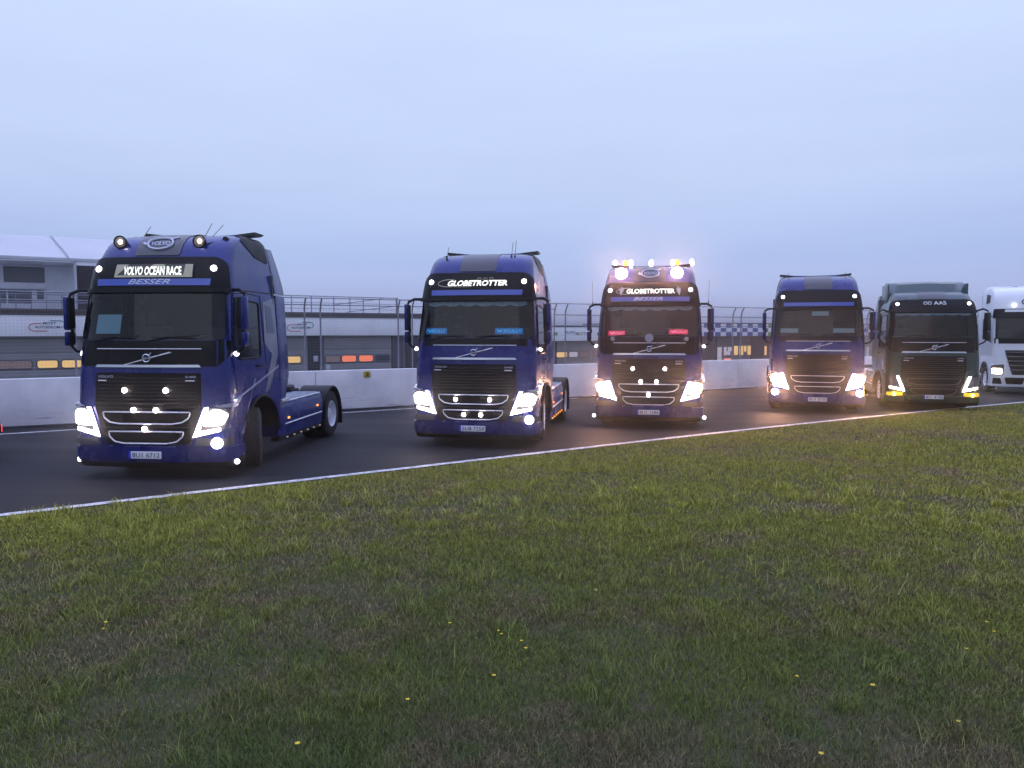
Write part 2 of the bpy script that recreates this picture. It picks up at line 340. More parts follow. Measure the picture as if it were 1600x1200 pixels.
# ------------------------------------------------------------------ tractor unit
def tractor(label, loc, rz, cab=cab_hi, paint=BLUE, upper=BLUE, sign=None, band=True, bandtext=False, roof_logo=False, spots=None, grille_lamps=(), head='full', fog=(0, 1),
            plate='', steer=0, window_signs=None, signmats=None, antennas=(), corner_low=True, side_lamps=True, wing=True, beacons=False, deflector=False, shields=False, foil=False,
            skirt_lamps=None, paper=False, fringe=False, toplights=True, group='blue tractor units driving in a convoy on the track', detail=True, headmat=L_WHITE):
    root = thing('tractor_unit', label, 'truck', loc, rz, group)
    P = cab.P; S = cab.side; A2 = cab.A2
    # --- shell with holes for windscreen, side windows, arches
    ws = rounded([(-1.22, 2.17), (1.22, 2.17), (1.22, 2.93), (-1.22, 2.93)], .09, 3)
    def arch(sg):
        pts = []
        for k in range(13):
            th = math.pi * k / 12; pts.append(S(1.42 - .70 * math.cos(th), .55 + .66 * math.sin(th), sg))
        pts = [S(.72, .1, sg)] + pts + [S(2.12, .1, sg)]
        return pts
    def sidewin(sg): return rounded([S(.46, 2.10, sg), S(.64, 1.86, sg), S(1.46, 1.86, sg), S(1.52, 2.78, sg), S(.62, 2.84, sg)], .07, 3)
    shell_poly = [(-A2, .42), (-1.2, .20), (1.2, .20), (A2, .42), (A2, 5.05), (-A2, 5.05)]
    shell = patch(cab, 'cab', shell_poly, paint, root, off=0, th=0, step=.11, holes=[ws, sidewin(1), sidewin(-1), arch(1), arch(-1)])
    # back wall + roof cap
    bm = bmesh.new(); ts = [.42, 1.1, 2.07, 2.92, 3.1, 3.3, 3.45, 3.6, 3.8, 4.1, 4.5, 4.9, 5.05]
    prv = None
    for t in ts:
        a, b = P(-A2, t), P(A2, t); cur = (bm.verts.new(a), bm.verts.new(b))
        if prv: bm.faces.new((prv[0], prv[1], cur[1], cur[0]))
        prv = cur
    c = [bm.verts.new(P(a, 5.05)) for a in (-A2, -cab.A1, -cab.A0, 0, cab.A0, cab.A1, A2)]; bm.faces.new(c)
    link('cab_back_panel', finish(bm, 'cab_back_panel', paint), root)
    # --- glass
    patch(cab, 'windscreen', rounded([(-1.225, 2.165), (1.225, 2.165), (1.225, 2.935), (-1.225, 2.935)], .09, 3), GLASS, root, off=.004, th=0, step=.15)
    for sg in (1, -1):
        patch(cab, 'side_window', rounded([S(.46, 2.10, sg), S(.64, 1.86, sg), S(1.46, 1.86, sg), S(1.52, 2.78, sg), S(.62, 2.84, sg)], .07, 3), SGLASS, root, off=.003, th=0, step=.2)
    # window surround rubber
    bm = bmesh.new(); pts = [P(a, t, .008) for a, t in ws] ; tube(bm, pts + [pts[0]], .012, 5, False)
    for sg in (1, -1):
        pts = [P(a, t, .006) for a, t in sidewin(sg)]; tube(bm, pts + [pts[0]], .016, 5, False)
    link('window_seal', finish(bm, 'window_seal', BLACK), root)
    # door seams
    bm = bmesh.new()
    for sg in (1, -1):
        bm = bmesh.new(); tube(bm, [P(*S(y, z, sg), .002) for y, z in ((.50, 1.35), (.40, 1.9), (.42, 2.2), (.56, 2.9), (1.1, 2.93), (1.62, 2.9), (1.64, 2.2), (1.68, 1.5), (1.72, 1.28))], .008, 4); link('door_seam', finish(bm, 'door_seam', BLACK), root); bm = bmesh.new()
        tube(bm, [P(*S(y, 2.97, sg), .002) for y in (.60, 1.0, 1.5, 2.0, 2.24)], .009, 4)
        link('panel_seam', finish(bm, 'panel_seam', BLACK), root)
    bm = bmesh.new()
    for sg in (1, -1):
        bm = bmesh.new(); a = P(*S(1.5, 1.72, sg), .02); b = P(*S(1.28, 1.72, sg), .02); tube(bm, [a, b], .018, 6)
        link('door_handle', finish(bm, 'door_handle', BLACK), root)
    # --- cowl / upper panel
    if upper is BLUE or upper is DGREEN:
        patch(cab, 'cowl_panel', rounded([(-1.24, 2.02), (1.24, 2.02), (1.24, 2.16), (-1.24, 2.16)], .03), GLOSSBLK, root, off=.006, th=.01, step=.15)
    else:
        patch(cab, 'upper_front_panel', rounded([(-1.10, 1.76), (1.10, 1.76), (1.36, 1.98), (1.36, 2.16), (-1.36, 2.16), (-1.36, 1.98)], .05), GLOSSBLK, root, off=.008, th=.012, step=.13)
    # chrome strips
    bm = bmesh.new(); tube(bm, [P(a, 2.03, .016) for a in np.linspace(-.86, .86, 12)], .008, 6); link('trim_strip', finish(bm, 'trim_strip', ALU), root)
    patch(cab, 'chrome_bar', [(-.86, 1.745), (.86, 1.745), (.83, 1.785), (-.83, 1.785)], CHROME, root, off=.03, th=.025, step=.2)
    patch(cab, 'diagonal_badge_bar', [(-.40, 1.782), (-.36, 1.782), (.40, 1.975), (.36, 1.985)], ALU, root, off=.02, th=.012, step=.2)
    bm = bmesh.new(); cc = P(0, 1.885, .03)
    ring = [cc + Vector((math.cos(t) * .058, 0, math.sin(t) * .058)) for t in np.linspace(0, 2 * math.pi, 21)]; tube(bm, ring, .012, 6, False)
    tube(bm, [cc + Vector((.045, 0, .045)), cc + Vector((.085, 0, .085))], .01, 6); box(bm, cc.x - .048, cc.x + .048, cc.y - .005, cc.y + .02, cc.z - .014, cc.z + .014)
    link('round_emblem', finish(bm, 'round_emblem', CHROME), root)
    # --- grille
    gp = rounded([(-.70, .56), (.70, .56), (.86, 1.15), (.845, 1.66), (-.845, 1.66), (-.86, 1.15)], .04)
    patch(cab, 'grille', gp, GRILLE, root, off=.012, th=.02, step=.15)
    bm = bmesh.new()
    for z in np.arange(1.25, 1.62, .055):
        tube(bm, [P(a, z, .018) for a in np.linspace(-.80, .80, 9)], .007, 4)
    tube(bm, [P(a, 1.19, .02) for a in np.linspace(-.84, .84, 9)], .012, 5)
    tube(bm, [P(a, .82, .02) for a in np.linspace(-.70, .70, 9)], .012, 5); tube(bm, [P(a, 1.12, .02) for a in np.linspace(-.78, .78, 9)], .008, 5)
    link('grille_slats', finish(bm, 'grille_slats', mat('slat_black', (.009, .009, .011), .5, spec=.25)), root)
    f1 = rounded([(-.70, 1.055), (.70, 1.055), (.68, .97), (.58, .90), (.42, .875), (-.42, .875), (-.58, .90), (-.68, .97)], .02, 2)
    f2 = rounded([(-.60, .755), (.60, .755), (.585, .68), (.50, .605), (.34, .58), (-.34, .58), (-.50, .605), (-.585, .68)], .02, 2)
    fm = ALU if cab is cab_hi else mat('dark_trim', (.05, .05, .06), .35, .5)
    for f in (f1, f2):
        bm = bmesh.new(); pts = [P(a, t, .04) for a, t in f]; tube(bm, pts + [pts[0]], .0115, 6, False); link('grille_frame', finish(bm, 'grille_frame', fm), root)
    text_on(P, 'badge_text', 'VOLVO', -.80, -.54, 1.585, 1.62, LOGO, root, .03); text_on(P, 'badge_text', '540', .62, .78, 1.585, 1.615, LOGO, root, .03)
    bm = bmesh.new(); 
    for a, b in ((-.80, -.66), (.62, .76)):
        bm = bmesh.new(); tube(bm, [P(a, 1.54, .025), P(b, 1.54, .025)], .009, 5)
        link('badge_strip', finish(bm, 'badge_strip', ALU), root)
    for a, z in grille_lamps:
        bm = bmesh.new(); lamp_disc(bm, P(a, z, .06), .040); link('grille_lamp', finish(bm, 'grille_lamp', L_WHITE), root)
    # --- bumper
    bp = rounded([(-2.02, .22), (2.02, .22), (2.02, .52), (1.25, .53), (.75, .535), (-.75, .535), (-1.25, .53), (-2.02, .52)], .05)
    def clampside(poly): return [(min(max(x, S(.66, y, -1)[0]), S(.66, y, 1)[0]), y) for x, y in poly]
    patch(cab, 'bumper', clampside([(-2.4, .33), (-1.2, .30), (1.2, .30), (2.4, .33), (2.4, .50), (1.3, .51), (.75, .53), (-.75, .53), (-1.3, .51), (-2.4, .50)]), paint, root, off=.045, th=.06, step=.09)
    patch(cab, 'bumper_lip', clampside([(-1.5, .20), (1.5, .20), (2.4, .24), (2.4, .315), (1.2, .285), (-1.2, .285), (-2.4, .315), (-2.4, .24)]), BLACK, root, off=.03, th=.06, step=.12)
    for i, sg in enumerate((-1, 1)):
        # fog housing
        fp = [(.76, .55), (1.38, .53), (1.40, .64), (.80, .66)] if head != 'drl' else [(.80, .53), (1.14, .49), (1.24, .56), (1.22, .64), (.80, .65)]
        fp = fp if sg > 0 else mir(fp)
        patch(cab, 'fog_lamp_housing', rounded(fp, .02, 2), mat('fog_housing', (.09, .09, .11), .25, .4) if head != 'drl' else L_YELLOW, root, off=.028, th=.03, step=.1)
        if head == 'drl':
            bm = bmesh.new(); lamp_disc(bm, P(sg * 1.02, .585, .05), .05, dome=.3); link('fog_lamp', finish(bm, 'fog_lamp', L_YELLOW_HOT), root)
        elif fog[i]:
            bm = bmesh.new(); lamp_disc(bm, P(sg * 1.10, .59, .06), .085, 20, nrm=(sg * .3, -1, 0)); link('fog_lamp', finish(bm, 'fog_lamp', headmat), root)
        # headlight unit: housing, V shaped light guide, main lamp
        hp = [(.745, .67), (1.18, .77), (1.30, 1.10), (.925, 1.13)]; hq = rounded(hp if sg > 0 else mir(hp), .02, 2)
        hl = patch(cab, 'headlight', hq, LENS if head == 'drl' else mat('headlight_lens', (.12, .12, .14), .15, .3, .5), root, off=.034, th=.045, step=.08)
        g = [(.745, .67), (1.14, .765), (1.14, .815), (.835, .755), (.975, 1.125), (.915, 1.125)]
        patch(cab, 'light_guide', g if sg > 0 else mir(g), L_WHITE, hl, off=.048, th=.012, step=.08)
        if head in ('full', 'soft'):
            g = rounded([(.90, .84), (1.17, .86), (1.24, 1.02), (1.12, 1.10), (1.0, 1.08)], .04) if head == 'full' else rounded([(.93, .86), (1.12, .87), (1.16, .98), (1.06, 1.04), (.98, 1.0)], .05)
            patch(cab, 'main_beam', g if sg > 0 else mir(g), headmat, hl, off=.056, th=.02, step=.08)
        # fin above headlight
        g = [(1.06, 1.135), (1.36, 1.12), (1.56, 1.22), (1.60, 1.28), (1.34, 1.185), (1.08, 1.155)]
        patch(cab, 'headlight_fin', g if sg > 0 else mir(g), SILVER if cab is cab_hi else paint, root, off=.055, th=.06, step=.1)
        if corner_low:
            bm = bmesh.new(); q = P(sg * 1.33, .27, .07); lamp_disc(bm, q, .042, nrm=(sg * .5, -1, 0)); link('corner_lamp', finish(bm, 'corner_lamp', L_SMALL), root)
        if side_lamps:
            bm = bmesh.new(); q = P(*S(.42, 1.95, sg), .06); lamp_disc(bm, q, .04, nrm=(sg * .6, -1, 0)); tube(bm, [q + Vector((-sg * .09, .02, 0)), q], .012, 5); link('side_lamp', finish(bm, 'side_lamp', L_SMALL), root)
            bm = bmesh.new(); box(bm, -.012, .012, -.02, .02, -.035, .035, .008, mtx=Matrix.Translation(P(*S(.40, 1.36, sg), .012))); link('side_indicator', finish(bm, 'side_indicator', L_DIM), root)
        bm = bmesh.new(); box(bm, -.02, .02, -.04, .03, -.05, .04, .012, mtx=Matrix.Translation(P(*S(.42, 1.19, sg), .015))); link('side_indicator', finish(bm, 'side_indicator', L_SMALL if detail else L_DIM), root)
    # plate
    y0 = P(0, .40, .05).y
    pl = sheet_box('number_plate', PLATE, root, -.26, .26, y0 - .022, y0 - .004, .345, .455, bev=.004)
    sheet_box('plate_stripe', PLATE_B, pl, -.262, -.225, y0 - .026, y0 - .02, .344, .456, bev=0)
    text_on(lambda x, z, o: Vector((x, y0 - .022 - o, z)), 'plate_letters', plate, -.20, .24, .365, .437, INK, pl, .003, bold=.01)
    # --- visor box above the windscreen
    vp = rounded([(-1.30, 2.93), (1.30, 2.93), (1.27, 3.36), (1.14, 3.46), (-1.14, 3.46), (-1.27, 3.36)], .07)
    patch(cab, 'sun_visor', vp, GLOSSBLK, root, off=.03, th=.045, step=.12)
    patch(cab, 'visor_lip', [(-1.28, 2.90), (1.28, 2.90), (1.29, 2.965), (-1.29, 2.965)], BLACK, root, off=.055, th=.07, step=.12)
    if band: patch(cab, 'visor_band', [(-1.0, 3.01), (1.0, 3.01), (1.03, 3.11), (-1.02, 3.11)], DBLUE, root, off=.055, th=.012, step=.2)
    if bandtext: text_on(P, 'band_letters', 'BESSER', -.42, .34, 3.03, 3.105, mat('band_print', (.55, .6, .75), .4), root, .058, shear=.4, bold=.01)
    if sign == 'race':
        patch(cab, 'visor_sign', [(-.70, 3.13), (.72, 3.13), (.74, 3.335), (-.70, 3.335)], mat('sign_dark', (.03, .03, .03), .3), root, off=.052, th=.01, step=.2)
        for q in ([(-.70, 3.135), (-.52, 3.28), (-.46, 3.33), (-.70, 3.33)], [(-.70, 3.135), (.71, 3.135), (.71, 3.17), (-.66, 3.165)], [(.55, 3.14), (.70, 3.14), (.735, 3.33), (.60, 3.33)], [(-.10, 3.26), (.25, 3.26), (.22, 3.33), (.02, 3.33)]):
            patch(cab, 'sign_stripe', q, SIGN_BACK, root, off=.056, th=.004, step=.3)
        text_on(P, 'sign_letters', 'VOLVO OCEAN RACE', -.53, .53, 3.165, 3.30, SIGN_LIT, root, .062, bold=.03)
    if sign == 'globe':
        text_on(P, 'sign_letters', 'GLOBETROTTER', -.66 if not shields else -.62, .70 if not shields else .66, 3.19, 3.30, SIGN_LIT, root, .055, shear=.25 if not shields else 0, bold=.035)
        bm = bmesh.new(); tube(bm, [P(-.68 + .28 * math.cos(t) + .06, 3.245 + .07 * math.sin(t), .052) for t in np.linspace(R(70), R(290), 12)], .007, 4); tube(bm, [P(a, 3.175, .052) for a in (-.5, -.1)], .006, 4)
        if not shields:
            for a in (.02, .16, .30): tube(bm, [P(a, 3.30, .052), P(a + .02, 3.34, .052), P(a + .09, 3.34, .052), P(a + .1, 3.30, .052)], .006, 4)
        link('sign_outline', finish(bm, 'sign_outline', SIGN_BACK), root)
    if shields:
        for sg in (-1, 1):
            g = [(sg * .76 + a, z) for a, z in ((-.045, 3.24), (0, 3.14), (.045, 3.24), (.06, 3.31), (.02, 3.30), (0, 3.36), (-.02, 3.30), (-.06, 3.31))]
            patch(cab, 'shield_emblem', g, SILVER, root, off=.06, th=.01, step=.3)
    if sign == 'aas':
        LT = mat('white_letters', (.6, .65, .68), .4)
        text_on(P, 'sign_letters', 'AAS', .0, .38, 3.22, 3.37, LT, root, .055, bold=.02)
        bm = bmesh.new()
        for cx in (-.25, -.12): tube(bm, [P(cx + .055 * math.cos(t), 3.29 + .05 * math.sin(t), .055) for t in np.linspace(R(15), R(345), 12)], .014, 5)
        link('sign_logo', finish(bm, 'sign_logo', LT), root)
    if toplights:
        for sg in (-1, 1):
            bm = bmesh.new(); q = P(sg * 1.07, 3.28, .04); lamp_disc(bm, q, .05, 16, nrm=(sg * .2, -1, .25)); link('top_marker_lamp', finish(bm, 'top_marker_lamp', L_SMALL), root)
    # roof centre panel
    patch(cab, 'roof_panel', rounded([(-.46, 3.50), (.46, 3.50), (.60, 4.6), (-.60, 4.6)], .04), mat('roof_panel_black', (.035, .036, .045), .42, 0, .2), root, off=.012, th=.02, step=.12)
    if roof_logo:
        bm = bmesh.new()
        tube(bm, [P(.27 * math.cos(t), 3.735 + .135 * math.sin(t), .025) for t in np.linspace(0, 2 * math.pi, 25)], .019, 5, False)
        tube(bm, [P(.20, 3.83, .025), P(.34, 3.90, .025)], .018, 5); tube(bm, [P(-.36, 3.735, .025), P(-.27, 3.69, .025)], .028, 5)
        ol = link('roof_logo_ring', finish(bm, 'roof_logo_ring', LOGO), root); text_on(P, 'roof_logo_letters', 'VOLVO', -.21, .21, 3.69, 3.785, LOGO, ol, .022, bold=.01)
    # roof air wing
    if wing:
        bm = bmesh.new(); n = 24; prev = None
        for i in range(n + 1):
            x = -1.0 + 2.0 * i / n; e = abs(x); z = 3.968 + .04 * max(0, (e - .55) / .45); ch = .34 - .08 * e; y = 2.10 - .08 * e
            tk = .022 + .016 * e
            ringp = [(x, y - .16, z - tk), (x, y - .14, z + tk * .6), (x, y + ch * .4, z + .02), (x, y + ch, z + .015), (x, y + ch * .4, z - tk)]
            cur = [bm.verts.new(p) for p in ringp]
            if prev:
                for k in range(5): f = bm.faces.new((prev[k], prev[(k + 1) % 5], cur[(k + 1) % 5], cur[k])); f.material_index = 1 if abs(x - 1 / n) > .66 else 0
            else: bm.faces.new(cur).material_index = 1
            prev = cur
        bm.faces.new(prev).material_index = 1
        link('roof_wing', finish(bm, 'roof_wing', [paint, BLACK]), root)
        bm = bmesh.new()
        for sg in (-1, 1): bm = bmesh.new(); tube(bm, [(sg * .62, 2.14, 3.90), (sg * .62, 2.16, 3.99)], .03, 6); link('wing_bracket', finish(bm, 'wing_bracket', BLACK), root)
    # dark recess at the upper rear corner
    for sg in (-1, 1):
        g = [S(1.25, 3.95, sg), S(1.65, 3.58, sg), S(2.18, 3.50, sg), S(2.18, 4.45, sg), S(1.85, 4.5, sg), S(1.36, 4.3, sg)]
        patch(cab, 'roof_corner_recess', rounded(g, .05, 2), BLACK, root, off=.012, th=.02, step=.1)
    # side fairings
    zt = cab.zf(3.78); zs = 2.96
    for sg in (-1, 1):
        for z0, z1, nm in ((1.02, zs - .015, 'side_fairing'), (zs + .015, zt, 'side_fairing')):
            bm = bmesh.new(); n = 8; prev = None
            for i in range(n + 1):
                z = z0 + (z1 - z0) * i / n; t = z if z < 3.3 else 3.3 + (z - 3.3) * .5; wd = 1.245 - .06 * max(0, (z - 1.6) / 1.3) if z < 2.92 else 1.185 - .16 * ((z - 2.92) / .86) ** 1.2
                ye = 2.74 - (.20 * max(0, (z - 3.0) / .8) ** 1.5) - (.22 * max(0, (1.5 - z) / .5) if z < 1.5 else 0)
                ringp = [(sg * wd, 2.27, z), (sg * wd, ye - .05, z), (sg * (wd - .03), ye, z), (sg * (wd - .05), ye - .03, z), (sg * (wd - .035), 2.27, z)]
                cur = [bm.verts.new(p) for p in ringp]
                if prev:
                    for k in range(5): bm.faces.new((prev[k], prev[(k + 1) % 5], cur[(k + 1) % 5], cur[k]))
                else: bm.faces.new(cur)
                prev = cur
            bm.faces.new(prev); link(nm, finish(bm, nm, paint), root)
    if deflector:
        bm = bmesh.new(); n = 20; prev = None
        for i in range(n + 1):
            x = -1.08 + 2.16 * i / n; k = abs(x) / 1.08; dy = .16 * k ** 3; lift = -.03 * k
            ringp = [(x, .98 + dy, 3.33 + lift), (x, 1.0 + dy, 3.36 + lift), (x, 1.32 + dy, 3.76 + lift), (x, 1.6 + dy * .4, 3.83 + lift), (x, 1.62 + dy * .4, 3.79 + lift), (x, 1.38 + dy, 3.66 + lift), (x, 1.1 + dy, 3.33 + lift)]
            cur = [bm.verts.new(p) for p in ringp]
            if prev:
                for q in range(7): bm.faces.new((prev[q], prev[(q + 1) % 7], cur[(q + 1) % 7], cur[q]))
            else: bm.faces.new(cur)
            prev = cur
        bm.faces.new(prev)
        for sg in (-1, 1): box(bm, sg * 1.08 - .02, sg * 1.08 + .02, 1.15, 2.1, 3.15, 3.74, .015)
        link('roof_deflector', finish(bm, 'roof_deflector', DGREEN), root)
    # --- mirrors
    for sg in (-1, 1):
        bm = bmesh.new(); box(bm, sg * 1.42 - .075, sg * 1.42 + .03, .31, .46, 2.34, 2.84, .03); box(bm, sg * 1.42 - .07, sg * 1.42 + .03, .32, .45, 2.08, 2.29, .03)
        mo = link('mirror', finish(bm, 'mirror', BLACK), root)
        bm = bmesh.new(); box(bm, sg * 1.455 - .035, sg * 1.455 + .035, .29, .45, 2.32, 2.85, .03); box(bm, sg * 1.455 - .035, sg * 1.455 + .035, .30, .44, 2.07, 2.30, .03); link('mirror_cover', finish(bm, 'mirror_cover', paint), mo)
        sheet_box('mirror_glass', MIRROR, mo, sg * 1.42 - .055, sg * 1.42 + .02, .462, .467, 2.38, 2.80); sheet_box('mirror_glass', MIRROR, mo, sg * 1.42 - .055, sg * 1.42 + .02, .452, .457, 2.12, 2.26)
        bm = bmesh.new(); tube(bm, [P(*S(.62, 2.96, sg)), (sg * 1.33, .48, 2.955), (sg * 1.43, .42, 2.90), (sg * 1.45, .39, 2.82)], .028, 7); link('mirror_arm', finish(bm, 'mirror_arm', BLACK), mo); bm = bmesh.new(); tube(bm, [P(*S(.46, 1.96, sg)), (sg * 1.36, .40, 1.99), (sg * 1.45, .38, 2.11)], .022, 7); link('mirror_arm', finish(bm, 'mirror_arm', BLACK), mo); bm = bmesh.new(); tube(bm, [(sg * 1.40, .38, 2.27), (sg * 1.40, .38, 2.36)], .03, 6)
        link('mirror_link', finish(bm, 'mirror_link', BLACK), mo)
    # --- wipers
    for x0, x1 in ((-.95, -.2), (-.05, .75)):
        bm = bmesh.new(); tube(bm, [P(x0, 2.14, .02), P((x0 + x1) / 2, 2.21, .045), P(x1, 2.19, .03)], .009, 5); tube(bm, [P(x0 + .12, 2.20, .014), P(x1 + .05, 2.235, .014)], .008, 4)
        link('wiper', finish(bm, 'wiper', BLACK), root)
    # --- interior
    sheet_box('dashboard', INT, root, -1.12, 1.12, .36, .88, 1.45, 2.16, bev=.05)
    sheet_box('cab_floor', INT, root, -1.2, 1.2, .30, 2.18, 1.30, 1.36); sheet_box('rear_bunk', SEAT, root, -1.18, 1.18, 1.72, 2.2, 1.36, 2.0, bev=.05)
    sheet_box('rear_lining', mat('lining', (.07, .075, .085), .9), root, -1.18, 1.18, 2.16, 2.2, 2.0, 3.3)
    sheet_box('header_shelf', INT, root, -1.1, 1.1, .46, .95, 2.92, 3.05, bev=.03)
    for sx in (-.62, .62):
        bm = bmesh.new(); box(bm, sx - .25, sx + .25, 1.05, 1.5, 1.5, 1.75, .05); box(bm, sx - .25, sx + .25, 1.42, 1.58, 1.7, 2.38, .06); box(bm, sx - .14, sx + .14, 1.44, 1.56, 2.40, 2.62, .05)
        link('seat', finish(bm, 'seat', SEAT), root)
    bm = bmesh.new(); mt = Matrix.Translation((.62, .93, 2.10)) @ Matrix.Rotation(R(-35), 4, 'X')
    tube(bm, [mt @ Vector((.22 * math.cos(t), .22 * math.sin(t), 0)) for t in np.linspace(0, 2 * math.pi, 25)], .014, 6, False); tube(bm, [mt @ Vector((-.22, 0, 0)), mt @ Vector((.22, 0, 0))], .014, 6)
    link('steering_wheel', finish(bm, 'steering_wheel', INT), root)
    bm = bmesh.new(); box(bm, -.86, -.66, .60, .66, 2.66, 2.86, .03); link('front_mirror', finish(bm, 'front_mirror', BLACK), root)
    if paper: patch(cab, 'paper_sheet', [(-1.0, 2.28), (-.55, 2.28), (-.55, 2.58), (-1.0, 2.58)], PAPER, root, off=-.06, th=.004, step=.3)
    if window_signs:
        ma, mb = signmats
        for txt, x0, x1, z0, z1 in window_signs:
            so_ = patch(cab, 'windscreen_sign', [(x0, z0), (x1, z0), (x1, z1), (x0, z1)], ma, root, off=-.05, th=.01, step=.3)
            if txt: text_on(P, 'sign_letters', txt, x0 + (x1 - x0) * .3, x1 - .03, z0 + .03, z1 - .03, mb, so_, -.045, bold=.01); bm = bmesh.new(); tube(bm, [P(x0 + .05, (z0 + z1) / 2 + .02, -.04), P(x0 + .09, (z0 + z1) / 2 - .02, -.04), P(x0 + .14, (z0 + z1) / 2 + .02, -.04)], .012, 4); link('sign_symbol', finish(bm, 'sign_symbol', mb), so_)
    if fringe:
        pts = [(-1.1, 2.92)] + [(-1.1 + 2.2 * i / 48, 2.84 - (.045 if cab is cab_lo else .03) * abs(math.sin(math.pi * i / 8))) for i in range(49)] + [(1.1, 2.92)]
        patch(cab, 'curtain_fringe', pts[::-1], CURTAIN, root, off=-.05, th=.004, step=.4)
    # --- antennas and roof gear
    for x, y, h, lean in antennas:
        bm = bmesh.new(); z0 = 3.72 if cab is cab_hi else 3.3; tube(bm, [(x, y, z0), (x, y + .03, z0 + .12)], .02, 6); tube(bm, [(x, y + .03, z0 + .1), (x + lean, y + .2, z0 + .1 + h)], .005, 5); link('antenna', finish(bm, 'antenna', BLACK), root)
    if spots:
        for sx in (-1, 1):
            q = Vector((sx * .66 - .03, .62, 3.73 if spots == 'round' else 3.70)); bm = bmesh.new()
            rr = .105 if spots == 'round' else .15
            lathe(bm, [(.10, .03), (.08, rr * .7), (0, rr), (-.03, rr), (-.03, rr * .9), (-.02, rr * .88)], 24, 'Y', Matrix.Translation(q)); tube(bm, [q + Vector((0, .05, -.28)), q + Vector((0, .04, -rr * .6))], .035, 7)
            if spots == 'round': tube(bm, [q + Vector((.1, .05, -.05)), q + Vector((.28, .25, .03))], .03, 6); lathe(bm, [(-.02, .05), (.12, .03)], 8, 'Y', Matrix.Translation(q + Vector((.3, .28, .06)))); 
            lo = link('roof_spotlight', finish(bm, 'roof_spotlight', BLACK), root); bm = bmesh.new()
            if spots == 'round':
                lamp_disc(bm, q + Vector((0, -.02, 0)), rr * .80, 20, dome=.2); link('lens', finish(bm, 'lens', mat('spot_lens', (.25, .2, .16), .2, .3, emit=(1, .8, .6), es=.08)), lo); bm = bmesh.new(); lamp_disc(bm, q + Vector((0.02, -.045, 0)), .032, 12, dome=.3); link('bulb', finish(bm, 'bulb', L_WHITE), lo)
            else:
                lamp_disc(bm, q + Vector((0, -.02, 0)), rr * .95, 20, dome=.35); link('lens', finish(bm, 'lens', L_FLOOD), lo)
    if beacons:
        for x, k in ((-.93, 'w'), (-.66, 'a'), (-.52, 'w'), (0, 'w'), (0.55, 'w'), (.66, 'a'), (1.02, 'w')):
            bm = bmesh.new(); z = 4.06; lathe(bm, [(-.09, .03), (-.06, .055), (.03, .05), (.06, .03), (.075, .0001)], 12, 'Z', Matrix.Translation((x, 2.0, z + .02)))
            link('beacon', finish(bm, 'beacon', L_AMBER if k == 'a' else L_SMALL), root)
    # --- foil graphics on side
    if foil:
        for sg in (1,):
            patch(cab, 'side_foil', [S(1.60, 1.24, sg), S(1.78, 1.30, sg), S(2.22, 1.9, sg), S(2.24, 2.9, sg), S(1.72, 2.8, sg), S(1.66, 2.1, sg), S(1.95, 1.9, sg), S(1.70, 1.5, sg)], SLATE, root, off=.006, th=.004, step=.14)
            patch(cab, 'side_foil', [S(.86, 1.02, sg), S(.92, 1.12, sg), S(1.22, 1.52, sg), S(1.17, 1.50, sg), S(.74, .78, sg), S(.60, .66, sg), S(.72, .66, sg)], SILVER, root, off=.007, th=.004, step=.14)
            patch(cab, 'side_foil', [S(.42, 1.20, sg), S(2.20, 1.66, sg), S(2.20, 1.70, sg), S(.42, 1.23, sg)], SILVER, root, off=.009, th=.004, step=.14)
            patch(cab, 'sticker', [S(1.80, 2.28, sg), S(2.12, 2.28, sg), S(2.05, 2.72, sg), S(1.80, 2.76, sg)], mat('sticker_grey', (.10, .11, .17), .4), root, off=.011, th=.004, step=.2)
    # --- chassis
    bm = bmesh.new()
    for sg in (-1, 1): box(bm, sg * .42 - .04, sg * .42 + .04, .5, 6.05, .72, .98, .01)
    box(bm, -.4, .4, .4, 2.0, .45, 1.1, .05); box(bm, -.9, .9, 1.32, 1.5, .42, .58, .03); box(bm, -.9, .9, 5.12, 5.30, .4, .6, .03); box(bm, -.6, .6, 5.95, 6.06, .62, .95, .02); box(bm, -.75, .75, 2.28, 2.9, .95, 1.02, .01); box(bm, -1.05, 1.05, .25, .75, .45, 1.3, .05)
    box(bm, -.7, .7, 2.32, 2.6, 1.02, 2.0, .03); link('chassis', finish(bm, 'chassis', STEEL), root)
    bm = bmesh.new(); lathe(bm, [(0, .45), (.05, .47), (.1, .44), (.1, .0001)], 28, 'Z', Matrix.Translation((0, 4.95, 1.04))); box(bm, -.5, .5, 4.75, 5.2, .96, 1.06, .02); link('fifth_wheel', finish(bm, 'fifth_wheel', STEEL), root)
    # wheel-arch trims and inner arches
    for sg in (-1, 1):
        bm = bmesh.new(); pts = [P(*q, .02) for q in arch(sg)[1:-1]]; tube(bm, pts, .03, 6)
        n = 16; prev = None
        for k in range(n + 1):
            th = math.pi * k / n - .1; y = 1.42 - .68 * math.cos(th); z = .55 + .64 * math.sin(th); cur = (bm.verts.new((sg * 1.22, y, z)), bm.verts.new((sg * .80, y, z)))
            if prev: bm.faces.new((prev[0], prev[1], cur[1], cur[0]))
            prev = cur
        link('wheel_arch', finish(bm, 'wheel_arch', BLACK), root)
    for x in (-1.06, 1.06): add_wheel(root, 'front', x, 1.42, steer)
    for x in (-.93, .93): add_wheel(root, 'rear', x, 5.2, 0)
